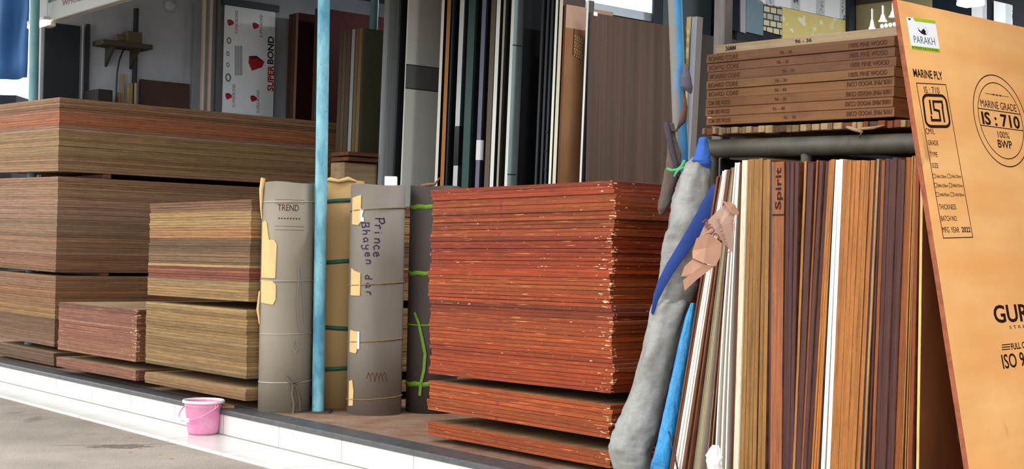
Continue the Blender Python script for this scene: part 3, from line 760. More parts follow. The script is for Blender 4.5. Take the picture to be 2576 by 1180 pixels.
letters(mb, 'DURI', 1812, 598, 60, -14, lambda x, y, h: at(x, y, 4.752), rot=-2.2, bold=.02)
child(mb, 'paper_lettering', plain('dark_red_print', '#7a4038', 0.8, .2, .05))

# ------------------------------------------------------------------ tarpaulins tied to the pole
m = NT('grey_tarpaulin', 0.42, 0.45)
n1 = m.noise(m.coord((9, 9, 9)), 1, 5, 0.7); n2 = m.noise(m.coord((120, 120, 120)), 1, 2); n3 = m.noise(m.coord((30, 30, 30)), 1, 4, .6)
c = m.mix(m.ramp(n1, [(0.3, 0.0), (0.65, 1.0)]), '#72706b', '#92908b'); c = m.mix(m.ramp(n2, [(0.70, 0.0), (0.78, 0.8)]), c, '#b9b9b6'); m.bump(n3, .25, .012); TARP = m.out(c)
m = NT('blue_tarpaulin', 0.4, 0.45)
n1 = m.noise(m.coord((10, 10, 6)), 1, 5, 0.7); n3 = m.noise(m.coord((60, 60, 20)), 1, 3)
c = m.mix(m.ramp(n1, [(0.35, 0.0), (0.65, 1.0)]), '#17659c', '#2a8fc8'); c = m.mix(m.ramp(n3, [(0.62, 0.0), (0.72, 0.5)]), c, '#5f7684'); m.bump(n3, .5, .015); BLUETARP = m.out(c)
NAVY = plain('navy_blue_cloth', '#2b4488', 0.7, 0.25, 0.1, (30, 30, 30)); NAVY2 = plain('royal_blue_cloth', '#2f58a2', 0.7, 0.25, 0.12, (20, 20, 20))
RAG = plain('brown_grey_rag', '#5d5049', 0.85, 0.2, 0.2, (30, 30, 30)); CORD = plain('dark_cord', '#433c44', 0.8, 0.2, 0.2, (60, 60, 60)); GREENCORD = plain('green_cord', '#4f9a66', 0.6, 0.3, 0.15, (60, 60, 60))
BROWNCLOTH = plain('brown_belt', '#5e463d', 0.85, .2, .2, (30, 30, 30))

def bundle(name, rows, depth, mat, label=None, cat=None, parent=None, seed=0, n=64, amp=.012, sub=8):
    """gathered cloth: elliptical rings through (x_left, x_right, y, Y) with folds running down it"""
    Q = []
    for i in range(len(rows) - 1):
        for k in range(sub):
            s_ = k / sub; Q.append([rows[i][j] * (1 - s_) + rows[i + 1][j] * s_ for j in range(4)])
    Q.append(list(rows[-1])); vs, fs = [], []
    for i, (xl, xr, y, Y) in enumerate(Q):
        a, b = at(xl, y, Y), at(xr, y, Y); c0 = (a + b) / 2; h = (b - a) / 2; hx = h.length
        wx = h.normalized(); wy = Vector((-wx.y, wx.x, 0)).normalized(); fl = len(Q) - 1
        for k in range(n):
            t_ = 2 * math.pi * k / n
            d = wx * math.cos(t_) * hx + wy * math.sin(t_) * min(depth, hx * .95)
            rg = lambda v: 1 - 2.2 * abs(noise.noise(v))
            top = max(0.0, 1 - i / (len(Q) * .42))
            q = .55 * rg(Vector((math.cos(t_) * 1.3 + seed, math.sin(t_) * 1.3 + i * .03, i * .13))) * rg(Vector((t_ * .9 + seed, 4.0, i * .33))) + top * .8 * math.cos(t_ * 6 + seed + i * .05) + noise.noise(Vector((math.cos(t_) * 1.6 + seed, math.sin(t_) * 1.6, i * .10))) * 1.0 + noise.noise(Vector((math.cos(t_) * 3 + seed, math.sin(t_) * 3, i * .16 + 9))) * .22 + noise.noise(Vector((t_ * 3, seed, i * .55))) * .04
            vs.append(c0 + d * (1 + q * amp / .05 * .5))
    for i in range(len(Q) - 1):
        for k in range(n): j = (k + 1) % n; fs.append([i * n + k, i * n + j, i * n + n + j, i * n + n + k])
    fs.append(list(range(n - 1, -1, -1))); fs.append([len(vs) - n + k for k in range(n)])
    mb = MB().add(vs, fs, 0, True)
    if parent is not None:
        inv = parent.matrix_world.inverted(); mb.v = [inv @ v for v in mb.v]; return mb.build(name, mat, parent)
    o = mb.build(name, mat); o['label'] = label; o['category'] = cat; return o

tg = empty('tarpaulin_bundle', Matrix.Translation(Vector((.45, 5.36, 0))), 'rolled dusty grey tarpaulin with a blue strap leaning against the orange-red stack', 'tarpaulin')
bundle('upper_fold', [(1744, 1776, 394, 5.36), (1724, 1784, 412, 5.36), (1708, 1787, 450, 5.355), (1694, 1788, 500, 5.35), (1684, 1786, 550, 5.34), (1675, 1781, 605, 5.34), (1664, 1770, 670, 5.34), (1652, 1750, 730, 5.35), (1648, 1735, 775, 5.36), (1655, 1722, 800, 5.37)], .07, TARP, parent=tg, seed=3, amp=.013)
bundle('lower_fold', [(1652, 1738, 752, 5.35), (1643, 1737, 768, 5.345), (1632, 1722, 820, 5.35), (1614, 1702, 890, 5.36), (1592, 1684, 965, 5.37), (1566, 1668, 1040, 5.37), (1545, 1656, 1085, 5.36), (1535, 1644, 1125, 5.35), (1540, 1637, 1165, 5.345),
                       (1554, 1634, 1215, 5.35), (1560, 1630, 1263, 5.36)], .078, TARP, parent=tg, seed=6, amp=.011)
mb = MB(); path = [(1806, 478, 5.24), (1790, 505, 5.238), (1768, 545, 5.235), (1742, 590, 5.23), (1712, 635, 5.235), (1686, 675, 5.245), (1664, 715, 5.265), (1650, 748, 5.29), (1640, 790, 5.32)]
wds = [36, 38, 37, 35, 30, 27, 24, 18, 8]; vs = []
for (x, y, Y), w in zip(path, wds): vs += [at(x - w * .32, y - w * .45, Y), at(x - w * .05, y - w * .05, Y - .006), at(x + w * .28, y + w * .40, Y)]
k0 = len(path); vs2 = [v + V * .003 for v in vs]
fs = []
for i in range(k0 - 1):
    for q in range(2): fs.append([3 * i + q, 3 * i + 3 + q, 3 * i + 4 + q, 3 * i + 1 + q]); fs.append([3 * k0 + 3 * i + 1 + q, 3 * k0 + 3 * i + 4 + q, 3 * k0 + 3 * i + 3 + q, 3 * k0 + 3 * i + q])
mb.add([tg.matrix_world.inverted() @ v for v in vs + vs2], fs, 0, True).build('blue_strap', NAVY, tg)
bundle('blue_hood', [(1764, 1776, 345, 5.35), (1758, 1780, 349, 5.35), (1754, 1782, 366, 5.35), (1748, 1785, 388, 5.345), (1741, 1788, 404, 5.34), (1746, 1789, 414, 5.34), (1764, 1788, 424, 5.34), (1772, 1787, 436, 5.34), (1776, 1784, 440, 5.34)], .06, NAVY2, parent=tg, seed=8, n=24, amp=.012)
bundle('blue_tarpaulin', [(1738, 1748, 762, 5.22), (1724, 1746, 800, 5.22), (1704, 1738, 880, 5.22), (1684, 1722, 970, 5.22), (1666, 1706, 1060, 5.21), (1652, 1696, 1120, 5.21), (1638, 1690, 1165, 5.21), (1636, 1688, 1178, 5.21), (1634, 1682, 1260, 5.22)], .03, BLUETARP,
       'crumpled bright blue tarpaulin squeezed between the grey one and the leaning sheets', 'tarpaulin', seed=14, n=28, amp=.010)
bundle('rag', [(1676, 1694, 310, 5.50), (1680, 1700, 345, 5.50), (1678, 1712, 385, 5.49), (1674, 1712, 415, 5.48), (1668, 1706, 450, 5.47), (1662, 1694, 480, 5.46), (1656, 1690, 505, 5.46), (1654, 1680, 525, 5.46), (1658, 1668, 540, 5.46)], .02, RAG,
       'brown-grey rag hanging from the cord on the weathered blue pole', 'rag', seed=21, n=24, amp=.014)
bundle('dark_cloth', [(1716, 1726, 160, 5.50), (1718, 1732, 172, 5.49), (1713, 1738, 195, 5.48), (1713, 1743, 218, 5.48), (1728, 1741, 230, 5.48), (1736, 1739, 236, 5.48)], .018, plain('dark_grey_cloth', '#56505a', .8, .2, .15, (30, 30, 30)), 'dark grey cloth scrap hooked on the weathered blue pole', 'rag', seed=5, n=24, amp=.01)
t = empty('pole_lashing', Matrix.Translation(at(1700, 350, 5.48)), 'dark cords and green string lashed round the weathered blue pole', 'rope'); Ti = Matrix.Translation(-at(1700, 350, 5.48))
mb = MB(); mb.tube([at(1719, 228, 5.50), at(1722, 268, 5.49), at(1716, 305, 5.485), at(1702, 328, 5.48), at(1690, 330, 5.48), at(1678, 318, 5.485)], [.005, .012, .014, .012, .01, .008], 8, flat=.5); child(mb, 'brown_belt', BROWNCLOTH)
mb = MB(); mb.tube([at(1676, 308, 5.475), at(1683, 345, 5.46), at(1692, 385, 5.45), at(1704, 425, 5.45), at(1712, 448, 5.46)], [.012, .013, .012, .010, .008], 8); child(mb, 'dark_cord', CORD)
mb = MB(); mb.tube([at(1678, 425, 5.42), at(1690, 429, 5.41), at(1704, 428, 5.40), at(1716, 418, 5.40), at(1722, 405, 5.41)], .007, 8); mb.tube([at(1704, 430, 5.395), at(1714, 424, 5.39), at(1726, 421, 5.40), at(1738, 424, 5.39)], .006, 8)
mb.tube([at(1708, 426, 5.395), at(1700, 436, 5.39), at(1697, 444, 5.395)], .005, 8); child(mb, 'green_string', GREENCORD)

# ------------------------------------------------------------------ steel rack with block boards on it
DL = Vector((.786, 5.71, 0)); DR = Vector((1.364, 5.0, 0)); UD = (DR - DL).normalized(); VD = Vector((-UD.y, UD.x, 0)); DW = (DR - DL).length
rack = empty('steel_rack', frame(DL, UD, VD, ZU), 'old grey steel rack carrying the block boards above the upright sheets', 'rack')
RX0, RX1, RD = -.03, 1.28, 1.9
def rz(x): return 1.388 - .025 * x          # the rails sag a little to the right
for (x, y, w) in ((.015, .03, .05), (.50, .03, .045), (RX1 - .05, .03, .05), (.015, RD, .05), (RX1 - .05, RD, .05)):
    MB().tube([(x, y, 0), (x, y, rz(x) - .06)], w / 2, 14).build('leg', STEEL_DARK, rack)
    MB().box((x - .05, y - .03, 0), (x + .05, y + .05, .008), bev=.002).build('foot_plate', STEEL_DARK, rack)
for y in (.03, RD):
    mb = MB(); mb.tube([(RX0, y, rz(RX0) - .04), (RX1, y, rz(RX1) - .04)], .038, 16); mb.build('rail', STEEL_DARK, rack)
for x in (RX0 + .03, .62, RX1 - .05): MB().box((x - .02, .03, rz(x) - .055), (x + .02, RD, rz(x) - .015), bev=.003).build('cross_bar', STEEL_DARK, rack)
MB().box((RX0, 1.2, .02), (RX1, 1.215, rz(0) - .08)).build('shade_backing', plain('painted_shade_back', '#1c1512', .8, .2), rack)  # added near-black sheet, its colour stands in for the shade under the rack
MB().box((.022, .07, .02), (.034, 1.2, rz(0) - .08)).build('shade_siding', plain('painted_shade_side', '#1c1512', .8, .2), rack)  # same painted shade, closing the rack's left side
# tall post of the rack
pt = at(1795, 0, 5.85); pb = at(1793, 150, 5.85)
o = MB().box((-.03, -.03, 0), (.03, .03, 3.25), bev=.006).build('steel_post', plain('rusty_grey_steel', '#67605e', .65, .3, .3, (14, 14, 6)), None, frame(Vector((pb.x, pb.y, 0)) + VD * .06, UD, VD, ZU)); o['label'] = 'rusty grey square steel post rising behind the block boards'; o['category'] = 'post'

m = NT('block_board_edge', 0.7, 0.25)
oi = m.n('ShaderNodeObjectInfo'); s1 = m.noise(m.coord((1.6, 1.6, 90), 37.0), 1, 4, .65); s2 = m.noise(m.coord((5, 5, 16), 91.0), 1, 4, .6); s3 = m.noise(m.coord((7, 7, 40), 19.0), 1, 2)
c = m.mix(1.0, oi.outputs['Color'], m.ramp(s1, [(.3, .78), (.5, 1.0), (.75, 1.18)]), 'MULTIPLY'); c = m.mix(1.0, c, m.ramp(s2, [(.25, .7), (.5, 1.0), (.8, 1.12)]), 'MULTIPLY')
c = m.mix(m.ramp(s3, [(.73, 0.0), (.78, .6)]), c, '#c9b69c'); BBEDGE = m.out(c)
tiltD = -.023; Ut = (UD + ZU * tiltD).normalized(); Zt = Ut.cross(VD)
cols = ['#6f492a', '#6f492c', '#694528', '#6c492a', '#6f4d2d', '#5f3e28', '#5d3c28', '#614028']
shade = ['orange-brown', 'orange-brown', 'golden brown', 'golden brown', 'light golden brown', 'dark brown', 'dark brown', 'dark reddish brown']
bme = [sheet_mesh('block_board', DW, 2.0, .0355, 300 + k, [BBEDGE, FACE_DARK], nx=12, ny=12, jit=.001, wav=.0008, ch=.0015) for k in range(3)]
R = random.Random(5)
fb = lambda x, y, h: Vector((x - DW, -.0012 - h, y))
fbr = lambda x, y, h: Vector((-x, -.0012 - h, .0355 - y))       # print that stands on its head
for k in range(8):
    org = DR + ZU * (1.4215 + k * .0364) + UD * R.uniform(-.004, .004) + VD * R.uniform(-.004, .004)
    o = obj('block_board', bme[k % 3], None, frame(org, Ut, VD, Zt), color=vary(cols[k], .05, R))
    o['label'] = f'{shade[k]} block board with printed edge, {ordinal(9 - k)} from the top on the steel rack'; o['category'] = 'block board'; o['group'] = 'block boards stacked on the steel rack'
    def line(*a, **k_): mb = MB(); letters(mb, *a, **k_); mb.build('edge_lettering', INK_SOFT, o)
    if k < 4: line('100% PINE WOOD CORE', .012, .009, .20, .017, fbr, bold=.012)
    else: line('100% PINE WOOD', .715, .009, .17, .017, fb, bold=.012)
    line('COM 100% WOOD' if k < 3 else 'BOARD CORE', .012, .009, .12 if k < 3 else .16, .017, fb, bold=.012)
    line('96 - 48' if k in (0, 1, 3) else '96 - 36', .38 + R.uniform(-.03, .03), .010, .06, .013, fb)
PALEBB = '#8a765b'
bt = obj('block_board', sheet_mesh('block_board', DW + .03, 1.9, .0355, 310, [BBEDGE, FACE_TAN], nx=12, ny=12, jit=.0012, wav=.001, ch=.0025), None,
         frame(DR + UD * .075 + ZU * (1.4215 + 8 * .0364 - .002) + VD * .003, Ut, VD, Zt), color=lin(PALEBB))
bt['label'] = 'pale beige block board marked 36MM, topmost on the steel rack'; bt['category'] = 'block board'; bt['group'] = 'block boards stacked on the steel rack'
fbt = lambda x, y, h: Vector((x - DW - .03, -.0012 - h, y))
mb = MB(); letters(mb, '36MM', .052, .009, .055, .018, fbt, bold=.02); letters(mb, '96 - 36', .41, .011, .08, .014, fbt, bold=.01); mb.build('edge_lettering', INK, bt)
# rough broken board at the bottom of the pile: core blocks show in its edge
rb = empty('rough_board', frame(DL + ZU * 1.4, Ut, VD, Zt), 'rough board with broken edge showing core blocks, lowest on the steel rack', 'block board', 'block boards stacked on the steel rack')
MB().box((-.012, .012, .004), (DW + .25, 1.9, .030)).build('board_core', FACE_DARK, rb)
R = random.Random(31); x = -.018; k = 0
BCOL = [plain('old_core_block_' + n_, c_, .8, .2, .25, (30, 30, 30)) for n_, c_ in (('a', '#6f583f'), ('b', '#4a3726'), ('c', '#917856'), ('d', '#6a3a22'))]
mb = MB()
while x < DW + .20:
    w = R.uniform(.018, .042); d = R.uniform(-.006, .010); top = .032 - R.uniform(0, .004)
    mb.box((x, d, .001 + R.uniform(0, .006)), (x + w - .003, .05, top), mat=R.choice([0, 0, 1, 2, 2, 3] if x < DW * .8 else [1, 3, 3, 2, 0]), bev=.002); x += w
mb.build('core_blocks', BCOL, rb)
mb = MB(); mb.tube([(.72, -.01, .01), (.76, -.02, .0), (.80, -.03, -.012), (.79, -.03, -.03)], [.006, .008, .006, .003], 7); mb.tube([(.76, -.015, .0), (.84, -.012, .004), (.88, -.005, .012)], [.006, .006, .002], 7); mb.build('wood_splinters', BCOL[2], rb)
# pale stick poking out beside the boards
p = at(2262, 286, 4.78)
o = MB().box((0, 0, -.009), (.5, .03, .009), bev=.003).build('wooden_stick', FACE_TAN, None, frame(Vector((DR.x, DR.y, p.z)) + UD * .03 + VD * .25 + ZU * -.045, U * .8 + V * .6, V * .8 - U * .6, ZU)); o['label'] = 'pale wooden stick poking out behind the marine ply board, beside the block boards'; o['category'] = 'wood'

# ------------------------------------------------------------------ leaning marine ply board
vp = ray(5600, 637 + ROLL * 4312); DM = Vector((vp.x, vp.y, 0)).normalized()
BL = at(2473, 1415, 4.15)
bestY = None
for q in range(4000):
    Y = 3.6 + q * .0004
    d_ = abs((at(2255, -2, Y) - BL).dot(DM))
    if bestY is None or d_ < bestY[0]: bestY = (d_, Y)
TLp = at(2255, -2, bestY[1]); UPM = (TLp - BL).normalized(); HM = (TLp - BL).length; NM = DM.cross(UPM)
BM = frame(BL, DM, UPM, NM)
m = NT('orange_marine_veneer', 0.5, 0.3)
n1 = m.noise(m.coord((1.6, 8, 6)), 1, 5, .6); n2 = m.noise(m.coord((3.2, 3.2, 3)), 1, 3); n3 = m.noise(m.coord((7, 3.5, 3)), 1, 3)
c = m.mix(m.ramp(n1, [(.3, 0.0), (.7, 1.0)]), '#f0a863', '#fabf7c'); c = m.mix(1.0, c, m.ramp(n2, [(.3, .9), (.7, 1.06)]), 'MULTIPLY')
ly = m.sep(m.coord((1, 1, 1)))[1]
c = m.mix(m.ramp(m.mth('ADD', ly, m.mth('MULTIPLY', n2, .3)), [(1.35, 0.0), (1.75, .75)]), c, '#f0a066')
c = m.mix(m.ramp(n3, [(.68, 0.0), (.76, .55)]), c, '#9a6a40'); MARINE = m.out(c)
mbd = empty('marine_ply_board', BM, 'large orange marine ply board printed IS : 710, leaning at the end of the row', 'plywood board')
me = sheet_mesh('board', 1.22, HM, .018, 950, [plain('reddish_board_edge', '#8a4c30', .7, .25, .3, (30, 30, 30)), MARINE], nx=14, ny=18, jit=.0012, wav=.0002)
obj('board', me, mbd, Matrix.Translation(Vector((1.22, 0, -.018))))
def bl(x, y):
    p_ = BM.inverted() @ onplane(x, y, BL, NM); return p_.x, p_.y
fm = lambda x, y, h: Vector((x, y, .0006 + h))
def put(mb, body, xl, yl, xr, yr, cap, bold=.0, mat=0):
    a = Vector(bl(xl, yl)); b = Vector(bl(xr, yr)); q = bl(xl, yl - cap)
    letters(mb, body, a.x, a.y, (b - a).length, q[1] - a.y, fm, mat, bold, rot=math.atan2(b.y - a.y, b.x - a.x))
mb = MB(); put(mb, 'MARINE PLY', 2299, 193, 2372, 201, 20, .016); mb.build('heading_lettering', INK, mbd)
# long box with its lines of print
mb = MB(); corners = [bl(2305, 209), bl(2379, 213), bl(2447, 597), bl(2373, 599)]
mb.stroke(corners, .0028, fm, closed=True)
put(mb, 'IS : 710', 2326, 234, 2364, 236, 16)
put(mb, 'CM/L', 2329, 337, 2352, 338, 14); put(mb, 'GRADE', 2335, 365, 2361, 366, 12); put(mb, 'TYPE', 2340, 394, 2359, 395, 12); put(mb, 'SIZE', 2345, 422, 2361, 423, 12)
for row, (a_, b_) in enumerate((('2440x1220mm', '2140x1220mm'), ('1840x1220mm', '1840x920mm'), ('2440x920mm', '2140x920mm'))):
    y = 448 + row * 23; x = 2347 + row * 4
    for xx, tx in ((x, a_), (x + 37, b_)):
        q0, q1, q2, q3 = bl(xx, y), bl(xx + 6, y), bl(xx + 5, y - 10), bl(xx - 1, y - 10); mb.stroke([q0, q1, q2, q3], .0015, fm, closed=True)
        put(mb, tx, xx + 8, y, xx + 34, y, 8)
put(mb, 'THICKNESS', 2363, 527, 2406, 527, 13); put(mb, 'BATCH NO.', 2368, 556, 2409, 556, 13); put(mb, 'MFG. YEAR', 2372, 585, 2414, 585, 14); put(mb, '2022', 2420, 584, 2442, 584, 13, .02)
mb.build('specification_lettering', INK, mbd)
# the standard mark: rounded frame with a squared S and two bars
mb = MB()
def mk(px, py):                                       # px, py in 0..1 of the mark's own square
    a, b, c_, d = bl(2320, 239), bl(2378, 241), bl(2391, 319), bl(2330, 318)
    x0 = a[0] + (b[0] - a[0]) * px; y0 = a[1] + (b[1] - a[1]) * px; x1 = d[0] + (c_[0] - d[0]) * px; y1 = d[1] + (c_[1] - d[1]) * px
    return (x0 + (x1 - x0) * py, y0 + (y1 - y0) * py)
rr_ = []
for cx_, cy_, a0 in ((.8, .2, -90), (.8, .8, 0), (.2, .8, 90), (.2, .2, 180)):
    for q in range(5): t_ = math.radians(a0 + q * 22.5); rr_.append(mk(cx_ + .2 * math.cos(t_), cy_ + .2 * math.sin(t_)))
mb.stroke(rr_, .0095, fm, closed=True)
mb.stroke([mk(.80, .40), mk(.80, .20), mk(.42, .20), mk(.42, .46), mk(.62, .50), mk(.62, .80), mk(.26, .80), mk(.26, .66)], .0085, fm)
mb.stroke([mk(.28, .15), mk(.28, .62)], .0085, fm); mb.stroke([mk(.78, .36), mk(.78, .86)], .0085, fm)
mb.build('standard_mark_logo', INK, mbd)
# round stamp
mb = MB(); cc = Vector(bl(2520, 303)); e1 = bl(2520, 190); rv = abs(bl(2519, 192)[1] - bl(2521, 417)[1]) / 2; rh = rv
cen = Vector(((bl(2450, 290)[0] + bl(2450, 290)[0]) / 2 + rh, (bl(2500, 192)[1] + bl(2540, 417)[1]) / 2))
for k_, w_ in ((1.0, .0035), (.83, .003)):
    mb.stroke([(cen.x + rh * k_ * math.cos(2 * math.pi * q / 72), cen.y + rv * k_ * math.sin(2 * math.pi * q / 72)) for q in range(72)], w_, fm, closed=True)
for dy in (.205, -.16):
    ww = .83 * rh * math.sqrt(1 - (dy / .83) ** 2); mb.stroke([(cen.x - ww, cen.y + dy * rv), (cen.x + ww, cen.y + dy * rv)], .003, fm)
letters(mb, 'MARINE GRADE', cen.x - .68 * rh, cen.y + .25 * rv, 1.36 * rh, .16 * rv, fm); letters(mb, 'IS : 710', cen.x - .72 * rh, cen.y - .12 * rv, 1.44 * rh, .27 * rv, fm, 0, .025)
letters(mb, '100%', cen.x - .22 * rh, cen.y - .38 * rv, .44 * rh, .14 * rv, fm); letters(mb, 'BWP', cen.x - .27 * rh, cen.y - .60 * rv, .54 * rh, .17 * rv, fm, 0, .012)
mb.stroke([(cen.x - .45 * rh, cen.y + .56 * rv), (cen.x + .45 * rh, cen.y + .56 * rv)], .0016, fm)
for q in (-.13, 0, .13): mb.prism([(cen.x + q * rh + .03 * rh * math.cos(t_), cen.y + .56 * rv + .02 * rv * math.sin(t_)) for t_ in [2 * math.pi * i / 8 for i in range(8)]], .0004, .0007)
mb.build('round_stamp_lettering', INK, mbd)
mb = MB(); put(mb, 'GURJ', 2503, 812, 2598, 806, 44, .02); put(mb, 'S T R E N', 2540, 828, 2592, 824, 8); mb.build('name_lettering', INK, mbd)
mb = MB(); put(mb, 'FULL CORE', 2545, 880, 2600, 872, 16, .02); put(mb, 'ISO 9001', 2524, 928, 2612, 915, 36, .01)
for q in range(3): mb.stroke([bl(2520, 880 - q * 6), bl(2541, 878 - q * 6)], .003, fm)
mb.build('quality_lettering', INK, mbd)
# shop sticker
a, b, c_, d = [Vector(bl(*q)) for q in ((2280, 43), (2352, 52), (2365, 133), (2293, 124))]
stk = MB().prism([d, c_, b, a], .0, .0005).build('shop_sticker', WHITE_PAPER, mbd)
GREENINK = plain('lime_green_print', '#9fc41e', .5, .3, .04); TEALINK = plain('grey_green_print', '#4c6a60', .6, .3, .1)
def sk(x, y): 
    t0 = d.lerp(c_, x); t1_ = a.lerp(b, x); return t0.lerp(t1_, y)
fs2 = lambda x, y, h: Vector((*sk(x, y), .0008))
mb = MB(); mb.add([fs2(*q, 0) for q in ((0, 0), (1, 0), (1, .12), (0, .12), (.27, .9), (1, .9), (1, 1), (.22, 1))], [[0, 1, 2, 3], [4, 5, 6, 7]]); mb.build('green_band', GREENINK, stk)
mb = MB(); letters(mb, 'PARAKH', .13, .22, .74, .22, fs2); mb.build('sticker_lettering', TEALINK, stk)
mb = MB(); letters(mb, 'PLYWOOD & BLOCK BOARD', .03, .03, .92, .07, lambda x, y, h: fs2(x, y, 0) + Vector((0, 0, .0003)), bold=.01)
mb.prism([tuple(sk(x_, y_)) for x_, y_ in ((.33, .72), (.36, .60), (.44, .53), (.55, .50), (.62, .53), (.58, .56), (.60, .62), (.54, .70), (.48, .66), (.44, .60), (.38, .64))], .0006, .0009)
mb.prism([tuple(sk(.09 + .04 * math.cos(t_), .945 + .03 * math.sin(t_))) for t_ in [2 * math.pi * i / 10 for i in range(10)]], .0006, .0009)
mb.stroke([tuple(sk(.56 + .11 * math.cos(t_), .63 + .12 * math.sin(t_))) for t_ in [-1.0 + 2.6 * i / 12 for i in range(13)]], .0008, lambda x, y, h: Vector((x, y, .0009)))
mb.build('sticker_logo', INK_BLACK, stk)

# ------------------------------------------------------------------ the inside of the shop, behind the stacks
def ab(x, y, a=None, b=None):
    p_ = onplane(x, y, S(a, 0), U) if a is not None else onplane(x, y, S(0, b), V)
    d_ = p_ - E0; return d_.dot(U), d_.dot(V), p_.z
def tag(o, label, cat, group=None):
    o['label'] = label; o['category'] = cat
    if group: o['group'] = group
    return o
def upright(name, a0, a1, b0, depth, z0, z1, mats, lean=0.0, zr=1.9):
    """a board on end whose broad face looks along U; leans by `lean` metres per metre; mats = edge, face"""
    s0 = lean * (z0 - zr); s1 = lean * (z1 - zr)
    org = S(a0 + s0, b0, z0); ax = (U * (s1 - s0) + ZU * (z1 - z0)); up = ax.normalized(); t_ = (a1 - a0)
    me = sheet_mesh(name, ax.length, depth, t_, int(abs(a0) * 1000) + 3, mats, nx=8, ny=1, jit=.0003, wav=.0, ch=min(.001, t_ * .2))
    zt = up.cross(V)                                       # = -U side
    o = obj(name, me, None, frame(org + U * t_ + ax, up, V, zt)); return o
_pm = {}
def pm(colr, rough=.5, spec=.35, var=.05):
    k = (colr, rough)
    if k not in _pm: _pm[k] = plain('sheet_' + colr.strip('#'), colr, rough, spec, var, (3, 3, 3))
    return _pm[k]
BR = 2.27
gR = 'panels standing in the row behind the rolls'
m = NT('walnut_laminate', .65, .2)
w1 = m.noise(m.coord((.25, 14, 14)), 1, 4, .6); w2 = m.noise(m.coord((.4, 70, 70)), 1, 3, .6)
c = m.mix(m.ramp(w1, [(.3, 0.0), (.7, 1.0)]), '#3f3027', '#574439'); c = m.mix(1.0, c, m.ramp(w2, [(.3, .85), (.7, 1.1)]), 'MULTIPLY'); WALNUT = m.out(c)
m = NT('brown_door_skin', .35, .4)
w1 = m.noise(m.coord((1.5, 2.5, 3)), 1, 4, .6); BROWNDOOR = m.out(m.mix(m.ramp(w1, [(.3, 0.0), (.7, 1.0)]), '#8a5f3c', '#a47a56'))
m = NT('brushed_grey_aluminium', .35, .5, .15)
w1 = m.noise(m.coord((1, 60, 60)), 1, 3); ALU = m.out(m.mix(m.ramp(w1, [(.3, 0.0), (.7, 1.0)]), '#a9b3b3', '#c6cfcf'))
PANELS = [  # x of the edge from-to at y=240, depth, edge, face, label
 (957, 961, .9, pm('#8b9492'), ALU, 'brushed grey aluminium panel beside the olive brown door panel'),
 (995, 999, .9, pm('#15181b'), pm('#16191c', .3), 'black panel just behind the brushed aluminium one'),
 (1015, 1018, .9, pm('#d8d8d0'), pm('#d6d5cc', .4), 'light grey panel with a darker grey band across it'),
 (1101, 1108, .6, pm('#e4e0da'), pm('#1a1715'), 'dark panel with white edge beside the light grey banded panel'),
 (1115, 1124, .6, pm('#a8702a'), pm('#17130f'), 'dark panel with amber wood edge'),
 (1128, 1132, .6, pm('#131519'), pm('#111317'), 'black panel right behind the amber edged one'),
 (1147, 1158, .6, pm('#c6cccd'), pm('#2a3033'), 'panel with pale grey edge wrapped in a black sleeve'),
 (1169, 1186, .6, pm('#2f4f4b'), pm('#15201f'), 'thick panel with dark green rounded edge'),
 (1203, 1213, .6, pm('#6b6c80'), pm('#191b22'), 'panel with purple-grey edge and one white stretch'),
 (1226, 1238, .3, pm('#5c5042'), pm('#1d1a15'), 'panel with dull brown edge'),
 (1240, 1249, .3, pm('#e9ebe3'), pm('#20201d'), 'panel with bright white edge beside the dull brown one'),
 (1257, 1262, .3, pm('#a39d8c'), pm('#241f1a'), 'panel with beige-grey edge before the pale green-grey panel'),
 (1277, 1284, .25, pm('#dfe6dd'), pm('#9fb0b0', .35), 'pale green-grey panel with two dark lines across it'),
 (1306, 1309, .3, pm('#14181d'), pm('#0b0e12', .65, .2), 'wide black panel'),
 (1353, 1358, .12, pm('#22262b'), pm('#101317', .6, .2), 'narrow black panel beside the wide black one'),
 (1366, 1371, .12, pm('#2b2f33'), pm('#101317', .6, .2), 'second narrow black panel beside the wide black one'),
 (1377, 1382, .12, pm('#24282c'), pm('#101317', .6, .2), 'narrow black panel with small dark studs along the edge'),
 (1388, 1394, .2, pm('#e8e9dd'), pm('#2b2a26'), 'white-edged panel next to the narrow black ones'),
 (1398, 1406, .2, pm('#ddd6bd'), pm('#3a2415'), 'cream-edged panel next to the brown door'),
 (1410, 1415, .42, pm('#5a341e'), BROWNDOOR, 'glossy brown door with a carved square motif'),
 (1466, 1471, .05, pm('#dfe0dc'), pm('#33302b'), 'white-edged panel between the brown door and the walnut panel'),
]
